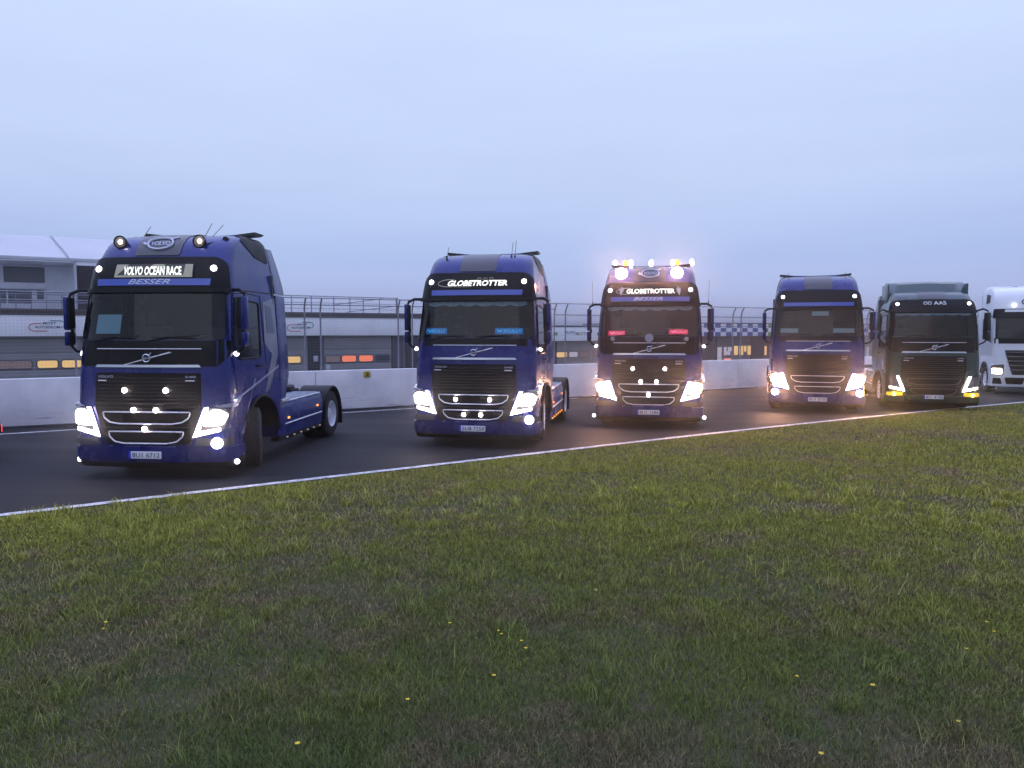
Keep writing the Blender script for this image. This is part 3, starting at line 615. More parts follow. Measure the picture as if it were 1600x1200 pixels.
    # side skirts with tank, step, trim, lamps
    for sg in (-1, 1):
        bm = bmesh.new(); prof = [(1.24, .38), (1.25, .62), (1.25, .86), (1.22, .97), (1.12, 1.02), (.62, 1.02), (.62, .38)]
        prev = None
        for y in (2.16, 2.3, 3.2, 4.2, 4.52):
            dz = .02 * (y - 2.16) / 2.3; cur = [bm.verts.new((sg * x, y + (.10 if z < .5 and y < 2.2 else 0), z + dz)) for x, z in prof]
            if prev:
                for k in range(7): bm.faces.new((prev[k], prev[(k + 1) % 7], cur[(k + 1) % 7], cur[k]))
            else: bm.faces.new(cur)
            prev = cur
        bm.faces.new(prev); sk = link('side_skirt', finish(bm, 'side_skirt', paint), root)
        bm = bmesh.new(); tube(bm, [(sg * 1.255, 2.45, .60), (sg * 1.255, 4.46, .62)], .014, 5); tube(bm, [(sg * 1.2, 2.35, 1.0), (sg * 1.2, 4.48, 1.02)], .018, 5); box(bm, sg * 1.22 - .06, sg * 1.22 + .06, 2.28, 2.62, 1.02, 1.07, .01); link('skirt_trim', finish(bm, 'skirt_trim', ALU), sk)
        bm = bmesh.new(); box(bm, sg * 1.15 - .08, sg * 1.15 + .08, 2.2, 4.5, .30, .385, .02); link('skirt_lower', finish(bm, 'skirt_lower', BLACK), sk)
        for y, z in ((2.62, .70), (4.2, .78)):
            bm = bmesh.new(); box(bm, sg * 1.26 - .012, sg * 1.26 + .012, y - .03, y + .03, z - .02, z + .02, .008); link('skirt_lamp', finish(bm, 'skirt_lamp', L_AMBER), sk)
        for k in range(6):
            bm = bmesh.new(); box(bm, sg * 1.24 - .012, sg * 1.24 + .012, 2.55 + .36 * k, 2.60 + .36 * k, .33, .355, .006); link('skirt_lamp', finish(bm, 'skirt_lamp', L_AMBER if skirt_lamps else L_DIM), sk)
        # rear mudguard and flap
        bm = bmesh.new(); n = 18; prev = None
        for k in range(n + 1):
            th = R(-8) + R(180) * k / n; c, s = -math.cos(th), math.sin(th); q = [(sg * .62, 5.2 + .60 * c, .52 + .60 * s), (sg * 1.26, 5.2 + .60 * c, .52 + .60 * s), (sg * 1.275, 5.2 + .57 * c, .52 + .57 * s), (sg * 1.26, 5.2 + .57 * c, .52 + .57 * s), (sg * .62, 5.2 + .57 * c, .52 + .57 * s)]
            cur = [bm.verts.new(p) for p in q]
            if prev:
                for j in range(5): bm.faces.new((prev[j], prev[(j + 1) % 5], cur[(j + 1) % 5], cur[j]))
            prev = cur
        box(bm, min(sg * .66, sg * 1.26), max(sg * .66, sg * 1.26), 5.82, 5.84, .22, .62, 0)
        link('mudguard', finish(bm, 'mudguard', BLACK), root)
        bm = bmesh.new(); box(bm, sg * .93 - .24, sg * .93 + .24, 5.98, 6.08, .50, .64, .015); tl = link('tail_lamp', finish(bm, 'tail_lamp', BLACK), root); bm = bmesh.new(); box(bm, sg * .98 - .16, sg * .98 + .16, 6.075, 6.09, .52, .62, .005); link('lens', finish(bm, 'lens', L_RED), tl)
    # headlamp light on the road
    if head != 'drl':
        for sg in (-1, 1): spot('headlamp_beam', root, (sg * 1.0, -.12, .95), (0, -1, -.16), 6 if head == 'soft' else 14, (1, .7, .5), 80)
    else:
        for sg in (-1, 1): spot('fog_beam', root, (sg * 1.0, -.12, .58), (sg * .5 + .2, -1, -.22), 45, (1, .55, .06), 120)
    return root

T1 = tractor('dark blue tractor unit nearest the camera, lit race sign and round roof spotlights', (-5.65, 11.80, 0), R(-5), upper=BLACK, sign='race', bandtext=True, roof_logo=True, spots='round',
             grille_lamps=((-.33, 1.39), (.33, 1.39), (-.18, 1.09), (.18, 1.09), (0, .80)), plate='8U1 6712', steer=R(24), antennas=((-.50, .9, .22, .05), (.55, .9, .26, .06), (.64, .95, .24, .14)), foil=True, paper=True)
T2 = tractor('blue tractor unit second from left, blue windscreen signs and four lamps in the grille frames', (-.77, 15.04, 0), R(-10.5), sign='globe',
             grille_lamps=((-.34, .965), (.34, .965), (-.17, .67), (.17, .67)), plate='5U8 7258', steer=R(6), antennas=((-.72, .75, .22, 0), (.62, .8, .3, 0), (.68, .85, .34, 0)), corner_low=False,
             window_signs=(('SCULLY', -1.08, -.62, 2.26, 2.38), ('SCULLY', .42, 1.0, 2.26, 2.38)), signmats=(SIGN_BLUE, SIGN_BLUE_T), skirt_lamps=True, fringe=True)
T3 = tractor('blue tractor unit with bright roof floodlights and red windscreen signs, third from left', (3.22, 18.1, 0), R(-11), upper=BLACK, sign='globe', bandtext=True, roof_logo=True, spots='flood', beacons=True, shields=True,
             grille_lamps=((-.37, 1.42), (.37, 1.42), (-.18, 1.12), (.18, 1.12), (0, .81)), plate='8U1 1286', steer=R(-2), antennas=(), fog=(0, 0),
             window_signs=(('SCULLY', -1.02, -.60, 2.22, 2.33), ('SCULLY', .48, .94, 2.25, 2.36)), signmats=(SIGN_RED, SIGN_RED_T), fringe=True, headmat=L_WARM)
T4 = tractor('blue tractor unit fourth from left, unlettered black visor with plain blue band', (8.57, 21.55, 0), R(-17.5), sign=None, plate='8U1 5730', steer=R(-2), antennas=((-.78, .9, .2, 0), (.75, .9, .2, 0)), fog=(1, 1), corner_low=False, side_lamps=False,
             window_signs=(('', -1.05, -.55, 2.28, 2.40), ('', .42, 1.0, 2.28, 2.40), ('', -.18, .30, 2.76, 2.88)), signmats=(SIGN_PALE, SIGN_PALE), headmat=L_WARM, detail=False)
T5 = tractor('dark green tractor unit with yellow fog lamps and a roof air deflector', (12.25, 22.3, 0), R(-16), cab=cab_lo, paint=DGREEN, upper=BLACK, sign='aas', band=False, plate='8S1 4190', head='drl', fog=(0, 0), corner_low=False, side_lamps=False, wing=False,
             deflector=True, fringe=True, detail=False, group='other tractor units in the convoy')
T0 = tractor('dark truck leaving at the left picture edge, only its red tail lamp showing', (-14.72, 11.05, 0), R(-55), sign=None, plate='8U1 6000', corner_low=False, side_lamps=False, head='soft', detail=False, group='other tractor units in the convoy')
# small extras on the middle truck: round emblem and two studs under the windscreen
bm = bmesh.new(); cc = cab_hi.P(0, 2.14, .05); lathe(bm, [(-.015, .10), (.01, .10), (.015, .09), (.015, .0001)], 20, 'Y', Matrix.Translation(cc)); link('windscreen_emblem', finish(bm, 'windscreen_emblem', SILVER), T3)
for a in (-.88, .88):
    bm = bmesh.new(); lathe(bm, [(-.02, .05), (.01, .05), (.02, .03), (.02, .0001)], 14, 'Y', Matrix.Translation(cab_hi.P(a, 2.12, .04))); link('washer_cap', finish(bm, 'washer_cap', SILVER), T3)
for sg in (-1, 1):
    bm = bmesh.new(); tube(bm, [(sg * 1.36, .46, 2.93), (sg * 1.37, .47, 3.02)], .012, 6); tube(bm, [(sg * 1.37, .47, 3.0), (sg * 1.38, .50, 3.52)], .004, 5); link('antenna', finish(bm, 'antenna', BLACK), T3)
for sg in (-1, 1): spot('roof_flood', T3, (sg * .66, .5, 3.74), (0, -1, -.25), 40, (1, .5, .38), 90)

# ------------------------------------------------------------------ white tractor unit at the right edge
AC = [(.28, .06, .28, 1.245, .18), (.6, 0, .6, 1.245, .18), (1.2, .02, 1.2, 1.245, .18), (2.1, .06, 2.1, 1.245, .18), (2.9, .18, 2.9, 1.245, .2), (3.15, .22, 3.15, 1.24, .22), (3.5, .32, 3.50, 1.23, .24), (3.75, .45, 3.74, 1.21, .26), (3.95, .70, 3.90, 1.17, .28), (4.4, 1.3, 4.0, 1.10, .28), (4.8, 2.10, 4.04, 1.0, .06)]
cab_w = Cab('white', AC); cab_w.RC = .18
def white_truck(loc, rz):
    cab = cab_w; P = cab.P; S = cab.side; A2 = cab.A2
    root = thing('tractor_unit', 'white tractor unit cut off by the right picture edge, behind the dark green one', 'truck', loc, rz, 'other tractor units in the convoy')
    ws = rounded([(-1.2, 2.02), (1.2, 2.02), (1.18, 2.86), (-1.18, 2.86)], .07, 3)
    def arch(sg): return [S(.80, .1, sg)] + [S(1.42 - .62 * math.cos(math.pi * k / 10), .52 + .62 * math.sin(math.pi * k / 10), sg) for k in range(11)] + [S(2.04, .1, sg)]
    def win(sg): return rounded([S(.55, 1.95, sg), S(1.45, 1.95, sg), S(1.5, 2.72, sg), S(.66, 2.72, sg)], .06, 3)
    patch(cab, 'cab', [(-A2, .42), (-1.2, .28), (1.2, .28), (A2, .42), (A2, 4.8), (-A2, 4.8)], WHITE, root, off=0, th=0, step=.14, holes=[ws, win(1), win(-1), arch(1), arch(-1)])
    bm = bmesh.new(); prv = None
    for t in (.42, 1.2, 2.1, 2.9, 3.15, 3.5, 3.75, 3.95, 4.4, 4.8):
        cur = (bm.verts.new(P(-A2, t)), bm.verts.new(P(A2, t)))
        if prv: bm.faces.new((prv[0], prv[1], cur[1], cur[0]))
        prv = cur
    link('cab_back_panel', finish(bm, 'cab_back_panel', WHITE), root)
    patch(cab, 'windscreen', ws, GLASS, root, off=.004, th=0, step=.2)
    for sg in (-1, 1): patch(cab, 'side_window', win(sg), SGLASS, root, off=.003, th=0, step=.2)
    patch(cab, 'cowl_panel', [(-1.22, 1.86), (1.22, 1.86), (1.24, 2.05), (-1.24, 2.05)], GLOSSBLK, root, off=.01, th=.015, step=.2)
    patch(cab, 'sun_visor', rounded([(-1.26, 2.78), (1.26, 2.78), (1.22, 3.12), (-1.22, 3.12)], .04), GLOSSBLK, root, off=.07, th=.08, step=.15)
    patch(cab, 'visor_band', [(-.9, 3.0), (.9, 3.0), (.9, 3.09), (-.9, 3.09)], WHITE, root, off=.085, th=.02, step=.2)
    patch(cab, 'grille', rounded([(-.62, .72), (.62, .72), (.86, 1.62), (-.86, 1.62)], .04), GRILLE, root, off=.012, th=.02, step=.2)
    bm = bmesh.new()
    for z in (.90, 1.06, 1.22, 1.38, 1.54): tube(bm, [P(a * (.66 + (z - .72) * .22), z, .03) for a in np.linspace(-1, 1, 9)], .022, 6)
    link('grille_slats', finish(bm, 'grille_slats', mat('slat_grey', (.06, .06, .07), .35)), root)
    patch(cab, 'bumper', [(-1.9, .30), (1.9, .30), (1.9, .36), (-1.9, .36)], WHITE, root, off=.05, th=.06, step=.15)
    for sg in (-1, 1):
        f = (lambda g: g if sg > 0 else mir(g))
        patch(cab, 'lower_intake', f(rounded([(.30, .38), (.78, .38), (.84, .62), (.22, .62)], .03)), GRILLE, root, off=.02, th=.03, step=.2)
        patch(cab, 'lower_intake', f(rounded([(.90, .38), (1.25, .38), (1.22, .60), (.96, .60)], .03)), GRILLE, root, off=.02, th=.03, step=.2)
        hl = patch(cab, 'headlight', f(rounded([(.88, .72), (1.36, .74), (1.36, 1.05), (.86, 1.10)], .03)), LENS, root, off=.03, th=.04, step=.12)
        patch(cab, 'main_beam', f(rounded([(.92, .74), (1.26, .75), (1.26, .95), (.92, .95)], .05)), mat('lamp_soft', (.9, .9, .8), .3, emit=(1, .78, .52), es=14), hl, off=.045, th=.02, step=.12)
        bm = bmesh.new(); lamp_disc(bm, P(sg * .62, 3.25, .05), .06, 14); link('top_marker_lamp', finish(bm, 'top_marker_lamp', L_SMALL), root)
        patch(cab, 'roof_corner_recess', rounded([S(1.0, 3.38, sg), S(1.55, 3.34, sg), S(1.55, 3.72, sg), S(.95, 3.66, sg)], .05), BLACK, root, off=.01, th=.02, step=.12)
        bm = bmesh.new(); box(bm, sg * 1.46 - .1, sg * 1.46 + .1, .28, .44, 2.0, 2.78, .05); mo = link('mirror', finish(bm, 'mirror', BLACK), root)
        bm = bmesh.new(); tube(bm, [P(*S(.6, 2.86, sg)), (sg * 1.4, .4, 2.86), (sg * 1.46, .36, 2.74)], .025, 6); link('mirror_arm', finish(bm, 'mirror_arm', BLACK), mo); bm = bmesh.new(); tube(bm, [P(*S(.5, 1.9, sg)), (sg * 1.46, .36, 2.04)], .02, 6); link('mirror_arm', finish(bm, 'mirror_arm', BLACK), mo)
        bm = bmesh.new(); box(bm, sg * 1.23 - .02, sg * 1.23 + .02, 2.27, 2.75, 1.0, 3.7, .015); link('side_fairing', finish(bm, 'side_fairing', WHITE), root)
        bm = bmesh.new(); box(bm, min(sg * .6, sg * 1.24), max(sg * .6, sg * 1.24), 2.12, 4.5, .35, 1.0, .04); link('side_skirt', finish(bm, 'side_skirt', WHITE), root)
        bm = bmesh.new(); tube(bm, [P(*q, .015) for q in arch(sg)[1:-1]], .025, 5); link('wheel_arch', finish(bm, 'wheel_arch', BLACK), root)
        bm = bmesh.new(); tube(bm, [(sg * 1.15, 1.0, 4.12), (sg * .72, 1.15, 4.05), (sg * .3, 1.2, 3.99)], .025, 6); link('roof_wing', finish(bm, 'roof_wing', WHITE), root)
    bm = bmesh.new()
    for cx, mi in ((-.30, 0), (-.12, 1)): tube(bm, [P(cx + .075 * math.cos(t), 3.38 + .07 * math.sin(t), .02) for t in np.linspace(R(40), R(320), 12)], .02, 5, mi=mi)
    link('roof_logo', finish(bm, 'roof_logo', [INK, mat('logo_red', (.5, .03, .06), .4)]), root)
    text_on(P, 'roof_letters', 'AAS', .02, .38, 3.31, 3.45, INK, root, .02, bold=.02)
    for x in (-1.06, 1.06): add_wheel(root, 'front', x, 1.42)
    for x in (-.93, .93): add_wheel(root, 'rear', x, 5.2)
    bm = bmesh.new(); 
    for sg in (-1, 1): box(bm, sg * .42 - .04, sg * .42 + .04, .5, 6.05, .72, .98, .01)
    box(bm, -1.0, 1.0, .3, 2.0, .45, 1.2, .05); link('chassis', finish(bm, 'chassis', STEEL), root)
    sheet_box('dashboard', INT, root, -1.12, 1.12, .32, .85, 1.4, 2.08, bev=.05); sheet_box('rear_lining', MATS['lining'], root, -1.18, 1.18, 2.1, 2.15, 1.4, 3.2)
    for sx in (-.62, .62):
        bm = bmesh.new(); box(bm, sx - .25, sx + .25, 1.42, 1.58, 1.5, 2.38, .06); box(bm, sx - .14, sx + .14, 1.44, 1.56, 2.40, 2.6, .05); link('seat', finish(bm, 'seat', SEAT), root)
    for sg in (-1, 1): spot('headlamp_beam', root, (sg * 1.05, -.12, .86), (0, -1, -.18), 10, (1, .82, .62), 75)
white_truck((18.85, 27.8, 0), R(-20))

# ------------------------------------------------------------------ setting: ground, track, lines, grass
WB, WM = 25.36, .595; WTH = math.atan(WM)
wd = Vector((math.cos(WTH), math.sin(WTH), 0)); wn = Vector((math.sin(WTH), -math.cos(WTH), 0))   # along the wall / towards the track
def wallpt(s, n=0, z=0): return Vector((0, WB, z)) + wd * s + wn * n
EDGE = [(-60, -33), (-30, -9), (-20, -1.0), (-13, 4.5), (-6.36, 9.42), (-1.72, 12.76), (4.27, 16.97), (9.6, 20.5), (16.5, 24.75), (26, 30.2), (45, 40.6), (80, 60)]
def edge_smooth():
    pts = []
    for i in range(len(EDGE) - 1):
        p0 = Vector(EDGE[max(i - 1, 0)]); p1 = Vector(EDGE[i]); p2 = Vector(EDGE[i + 1]); p3 = Vector(EDGE[min(i + 2, len(EDGE) - 1)])
        for k in range(8):
            t = k / 8; pts.append(.5 * ((2 * p1) + (p2 - p0) * t + (2 * p0 - 5 * p1 + 4 * p2 - p3) * t * t + (3 * p1 - p0 - 3 * p2 + p3) * t ** 3))
    return pts + [Vector(EDGE[-1])]
ES = edge_smooth(); ex = np.array([p.x for p in ES]); ey = np.array([p.y for p in ES])
def struct(name, bm, m):
    me = finish(bm, name, m); o = link(name, me); o['kind'] = 'structure'; return o
# ground: one sheet, the lower pit side behind the wall
bm = bmesh.new(); cs = [(-1500, -1.1), (-.25, -1.1), (-.20, -.004), (1500, -.004)]; prev = None
for n_, z in cs:
    cur = (bm.verts.new(wallpt(-1500, n_, z)), bm.verts.new(wallpt(1500, n_, z)))
    if prev: bm.faces.new((prev[0], prev[1], cur[1], cur[0]))
    prev = cur
gm = bpy.data.materials.new('soil_and_turf'); gm.use_nodes = True; t = gm.node_tree; b = t.nodes['Principled BSDF']; b.inputs['Roughness'].default_value = .95; b.inputs['Specular IOR Level'].default_value = .1
c = N(t, 'ShaderNodeTexCoord'); n = N(t, 'ShaderNodeTexNoise', inp={'Scale': 3.1, 'Detail': 12, 'Roughness': .8}); t.links.new(c.outputs['Object'], n.inputs['Vector'])
rr = N(t, 'ShaderNodeValToRGB'); rr.color_ramp.elements[0].position = .42; rr.color_ramp.elements[0].color = (.045, .058, .022, 1); rr.color_ramp.elements[1].position = .66; rr.color_ramp.elements[1].color = (.095, .078, .050, 1)
t.links.new(n.outputs[0], rr.inputs[0]); t.links.new(rr.outputs[0], b.inputs['Base Color'])
n = N(t, 'ShaderNodeTexNoise', inp={'Scale': 45, 'Detail': 6}); t.links.new(c.outputs['Object'], n.inputs['Vector']); bp = N(t, 'ShaderNodeBump', inp={'Strength': .8, 'Distance': .03}); t.links.new(n.outputs[0], bp.inputs['Height']); t.links.new(bp.outputs[0], b.inputs['Normal'])
struct('ground', bm, gm)
# asphalt
am = bpy.data.materials.new('asphalt'); am.use_nodes = True; t = am.node_tree; b = t.nodes['Principled BSDF']; b.inputs['Roughness'].default_value = .62; b.inputs['Specular IOR Level'].default_value = .14
c = N(t, 'ShaderNodeTexCoord'); mpn = N(t, 'ShaderNodeMapping', inp={'Rotation': (0, 0, -WTH), 'Scale': (.25, 2.2, 1)}); t.links.new(c.outputs['Object'], mpn.inputs[0])
n = N(t, 'ShaderNodeTexNoise', inp={'Scale': .55, 'Detail': 6, 'Roughness': .6}); t.links.new(mpn.outputs[0], n.inputs['Vector'])
nf = N(t, 'ShaderNodeTexNoise', inp={'Scale': 60, 'Detail': 4, 'Roughness': .8}); t.links.new(c.outputs['Object'], nf.inputs['Vector'])
ma_ = N(t, 'ShaderNodeMath', operation='MULTIPLY_ADD', inp={1: .35}); t.links.new(nf.outputs[0], ma_.inputs[0]); t.links.new(n.outputs[0], ma_.inputs[2])
rr = N(t, 'ShaderNodeValToRGB'); rr.color_ramp.elements[0].position = .5; rr.color_ramp.elements[0].color = (.010, .0105, .013, 1); rr.color_ramp.elements[1].position = .85; rr.color_ramp.elements[1].color = (.027, .027, .030, 1)
t.links.new(ma_.outputs[0], rr.inputs[0]); t.links.new(rr.outputs[0], b.inputs['Base Color'])
rg = N(t, 'ShaderNodeMapRange', inp={'From Min': .35, 'From Max': .65, 'To Min': .62, 'To Max': .85}); t.links.new(n.outputs[0], rg.inputs[0]); t.links.new(rg.outputs[0], b.inputs['Roughness'])
bp = N(t, 'ShaderNodeBump', inp={'Strength': .5, 'Distance': .01}); t.links.new(nf.outputs[0], bp.inputs['Height']); t.links.new(bp.outputs[0], b.inputs['Normal'])
bm = bmesh.new(); prev = None
for p in ES:
    s = (p.x * wd.x + (p.y - WB) * wd.y); q = wallpt(s, -.15, .004)
    cur = (bm.verts.new((p.x, p.y, .004)), bm.verts.new(q))
    if prev: bm.faces.new((prev[0], cur[0], cur[1], prev[1]))
    prev = cur
struct('race_track', bm, am)
# painted lines
def worn_paint(name, base):
    m = bpy.data.materials.new(name); m.use_nodes = True; t = m.node_tree; b = t.nodes['Principled BSDF']; b.inputs['Roughness'].default_value = .7
    c = N(t, 'ShaderNodeTexCoord'); n = N(t, 'ShaderNodeTexNoise', inp={'Scale': 7, 'Detail': 8, 'Roughness': .75}); t.links.new(c.outputs['Object'], n.inputs['Vector'])
    rr = N(t, 'ShaderNodeValToRGB'); rr.color_ramp.elements[0].position = .38; rr.color_ramp.elements[0].color = (base[0] * .3, base[1] * .3, base[2] * .28, 1); rr.color_ramp.elements[1].position = .60; rr.color_ramp.elements[1].color = (*base, 1)
    t.links.new(n.outputs[0], rr.inputs[0]); t.links.new(rr.outputs[0], b.inputs['Base Color']); return m
LINEM = worn_paint('line_paint', (.68, .68, .70))
bm = bmesh.new(); prev = None
for i, p in enumerate(ES):
    d = (ES[min(i + 1, len(ES) - 1)] - ES[max(i - 1, 0)]).normalized(); nn = Vector((-d.y, d.x))
    a = p + nn * .015; q = p + nn * .175; cur = (bm.verts.new((a.x, a.y, .008)), bm.verts.new((q.x, q.y, .008)))
    if prev: bm.faces.new((prev[0], cur[0], cur[1], prev[1]))
    prev = cur
struct('track_edge_line', bm, LINEM)
bm = bmesh.new(); A = Vector((-30, .7, 0)); pts = [(-40, -3.5), (-11.42, 17.04), (-4.86, 21.54), (-2.8, 22.95), (2.3, 26.45)]; prev = None
for i, p in enumerate(pts):
    d = (Vector(pts[min(i + 1, 4)]) - Vector(pts[max(i - 1, 0)])).normalized(); nn = Vector((-d.y, d.x)); a = Vector(p); q = a + nn * .14
    cur = (bm.verts.new((a.x, a.y, .008)), bm.verts.new((q.x, q.y, .008)))
    if prev: bm.faces.new((prev[0], cur[0], cur[1], prev[1]))
    prev = cur
struct('wall_side_line', bm, LINEM)

# grass blades
def vnoise(x, y, sc, seed):
    g = np.random.default_rng(seed).random((256, 256)); X = x * sc; Y = y * sc; xi = np.floor(X).astype(int); yi = np.floor(Y).astype(int); fx = X - xi; fy = Y - yi
    fx = fx * fx * (3 - 2 * fx); fy = fy * fy * (3 - 2 * fy); G = lambda i, j: g[i % 256, j % 256]
    return (G(xi, yi) * (1 - fx) + G(xi + 1, yi) * fx) * (1 - fy) + (G(xi, yi + 1) * (1 - fx) + G(xi + 1, yi + 1) * fx) * fy
def fbm(x, y, sc, seed): return (vnoise(x, y, sc, seed) + .5 * vnoise(x, y, sc * 2.1, seed + 1) + .25 * vnoise(x, y, sc * 4.3, seed + 2)) / 1.75
def blades():
    xs, ys = [], []
    for d0, d1, dens in ((2.2, 4.5, 9500), (4.5, 6.5, 7500), (6.5, 9.5, 4200), (9.5, 14, 2100), (14, 20, 1000), (20, 30, 500)):
        Wd = d1 * .78 + 1.0; n = int((d1 - d0) * 2 * Wd * dens); x = rng.uniform(-Wd, Wd, n); y = rng.uniform(d0, d1, n); k = (y < np.interp(x, ex, ey) - .03 + rng.normal(0, .022, n)) & (np.abs(x) < y * .78 + 1.0)
        xs.append(x[k]); ys.append(y[k])
    # tufts
    tx = rng.uniform(-7, 7, 620); ty = rng.uniform(2.6, 11, 620); tall = [np.zeros(sum(map(len, xs)))]
    for a, b_ in zip(tx, ty):
        n = rng.integers(25, 80); s = rng.uniform(.03, .10); xs.append(a + rng.normal(0, s, n)); ys.append(b_ + rng.normal(0, s, n)); tall.append(np.full(n, rng.uniform(.3, 1.25)))
    x = np.concatenate(xs); y = np.concatenate(ys); tall = np.concatenate(tall); k = y < np.interp(x, ex, ey) - .01; x, y, tall = x[k], y[k], tall[k]
    # thin out bare patches
    bare = fbm(x, y, .9, 5) + .25 * fbm(x, y, 5, 30); keep = (rng.random(len(x)) < np.clip(1.5 - 1.0 * (bare - .50) * 4, .5, 1)) | (tall > 0); x, y, tall = x[keep], y[keep], tall[keep]
    n = len(x); dist = np.hypot(x, y); dry = np.clip((fbm(x, y, .8, 50) - .48) * 2.6 + (fbm(x, y, 4.2, 80) - .5) * 2.4 + rng.normal(0, .26, n) + .04, 0, 1) * np.where(tall > 0, .45, 1)
    edged = np.interp(x, ex, ey) - y
    dry *= np.clip(.30 + edged / 5.0, .30, .9)
    h = (.018 + .026 * fbm(x, y, 2.2, 9) + .02 * rng.random(n)) * (1 - .15 * dry) + tall * rng.uniform(.03, .12, n); h *= np.clip(dist / 9, 1, 1.3) * (.80 + .0 * dist); h *= np.where(np.interp(x, ex, ey) - y < .25, .55, 1)
    wdt = (.0011 + .0013 * rng.random(n)) * np.clip(dist / 4.5, 1, 4.5); az = rng.uniform(0, 2 * np.pi, n); lean = rng.uniform(.15, 1.25, n) * h; la = rng.uniform(0, 2 * np.pi, n)
    flatk = rng.random(n) < .12 * (dry > .5) + .05; h = np.where(flatk, h * .3, h); lean = np.where(flatk, lean * 2.2, lean)
    dx, dy = np.cos(az) * wdt, np.sin(az) * wdt; lx, ly = np.cos(la) * lean, np.sin(la) * lean
    V = np.zeros((n, 5, 3)); V[:, 0] = np.c_[x - dx, y - dy, np.full(n, -.006)]; V[:, 1] = np.c_[x + dx, y + dy, np.full(n, -.006)]
    V[:, 2] = np.c_[x + lx * .35 + dx * .8, y + ly * .35 + dy * .8, h * .6]; V[:, 3] = np.c_[x + lx * .35 - dx * .8, y + ly * .35 - dy * .8, h * .6]; V[:, 4] = np.c_[x + lx, y + ly, h]
    base = np.arange(n)[:, None] * 5; me = bpy.data.meshes.new('grass'); me.vertices.add(n * 5); me.vertices.foreach_set('co', V.ravel())
    li = np.concatenate([base + np.array([0, 1, 2, 3]), base + np.array([3, 2, 4])], 1).ravel(); me.loops.add(n * 7); me.loops.foreach_set('vertex_index', li.astype(np.int32))
    me.polygons.add(n * 2); st = (np.arange(n)[:, None] * 7 + np.array([0, 4])).ravel(); me.polygons.foreach_set('loop_start', st.astype(np.int32)); me.polygons.foreach_set('loop_total', np.tile([4, 3], n).astype(np.int32)); me.update(); me.validate()
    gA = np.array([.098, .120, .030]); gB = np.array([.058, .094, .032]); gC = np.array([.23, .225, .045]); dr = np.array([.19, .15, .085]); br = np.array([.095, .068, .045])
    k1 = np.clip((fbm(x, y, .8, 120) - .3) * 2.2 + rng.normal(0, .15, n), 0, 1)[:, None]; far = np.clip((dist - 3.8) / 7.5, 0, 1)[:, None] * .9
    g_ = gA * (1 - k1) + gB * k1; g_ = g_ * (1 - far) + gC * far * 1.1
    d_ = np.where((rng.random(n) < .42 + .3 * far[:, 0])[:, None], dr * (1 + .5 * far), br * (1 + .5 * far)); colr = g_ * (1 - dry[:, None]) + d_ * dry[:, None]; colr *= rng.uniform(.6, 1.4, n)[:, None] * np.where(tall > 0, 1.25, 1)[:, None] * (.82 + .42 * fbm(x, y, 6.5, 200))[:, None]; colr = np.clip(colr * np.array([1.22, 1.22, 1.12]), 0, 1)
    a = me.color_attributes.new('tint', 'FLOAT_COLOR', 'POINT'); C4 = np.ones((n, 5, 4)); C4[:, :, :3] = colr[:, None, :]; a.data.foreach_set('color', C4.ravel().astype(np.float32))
    m = bpy.data.materials.new('grass_blades'); m.use_nodes = True; t = m.node_tree; b = t.nodes['Principled BSDF']; b.inputs['Roughness'].default_value = .75; b.inputs['Specular IOR Level'].default_value = .15
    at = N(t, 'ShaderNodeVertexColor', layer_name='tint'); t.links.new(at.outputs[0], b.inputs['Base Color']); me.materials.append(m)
    o = link('grass', me); o['kind'] = 'stuff'; o['label'] = 'short patchy dry green grass beside the track'; o['category'] = 'grass'; print('blades', n)
blades()

# small yellow flowers
fl = thing('yellow_flower', 'tiny yellow wild flower in the grass', 'flower', group='tiny yellow flowers scattered in the grass')
bm = bmesh.new(); tube(bm, [(0, 0, 0), (.004, .002, .05)], .0012, 4); link('stem', finish(bm, 'stem', mat('stem_green', (.04, .08, .02), .7)), fl)
bm = bmesh.new()
for k in range(6):
    t_ = 2 * math.pi * k / 6; c_, s_ = math.cos(t_), math.sin(t_); q = [Vector((.004, .002, .05)), Vector((.004 + .009 * c_ - .004 * s_, .002 + .009 * s_ + .004 * c_, .056)), Vector((.004 + .014 * c_, .002 + .014 * s_, .055)), Vector((.004 + .009 * c_ + .004 * s_, .002 + .009 * s_ - .004 * c_, .056))]
    bm.faces.new([bm.verts.new(p) for p in q])
link('petals', finish(bm, 'petals', mat('petal_yellow', (.75, .55, .01), .6)), fl)
def ground_at(px, py):
    v = cam.matrix_world.to_3x3() @ Vector(((px - 800) / 1202, (600 - py) / 1202, -1)); t = -CAM_H / v.z; return (v.x * t, v.y * t)
FLW = [(784, 1001), (815, 1011), (704, 984), (771, 1069), (636, 1107), (931, 931), (167, 985), (1245, 1069), (1363, 1086), (1497, 1141), (1509, 1024), (1540, 982), (1553, 997), (466, 1180), (1283, 1195), (822, 1024), (163, 992), (778, 996)]
FLL = ['middle of the foreground, lowest but one of a loose trio', 'middle foreground, right of a pair of yellow dots', 'left of the central yellow cluster', 'alone below the central cluster', 'alone on brown turf left of centre, low down', 'alone in the upper central grass', 'far left, left of a pair', 'right of centre, alone in low turf', 'right of centre, low, above a dark tuft', 'low right, alone', 'right side, below a pair in a tall tuft', 'right side, upper of a pair in a tall tuft', 'right side, lower of a pair in a tall tuft', 'bottom left edge of the picture', 'bottom right edge of the picture', 'middle foreground, lowest of the central cluster', 'far left, lower of a pair', 'middle foreground, topmost of the central cluster']
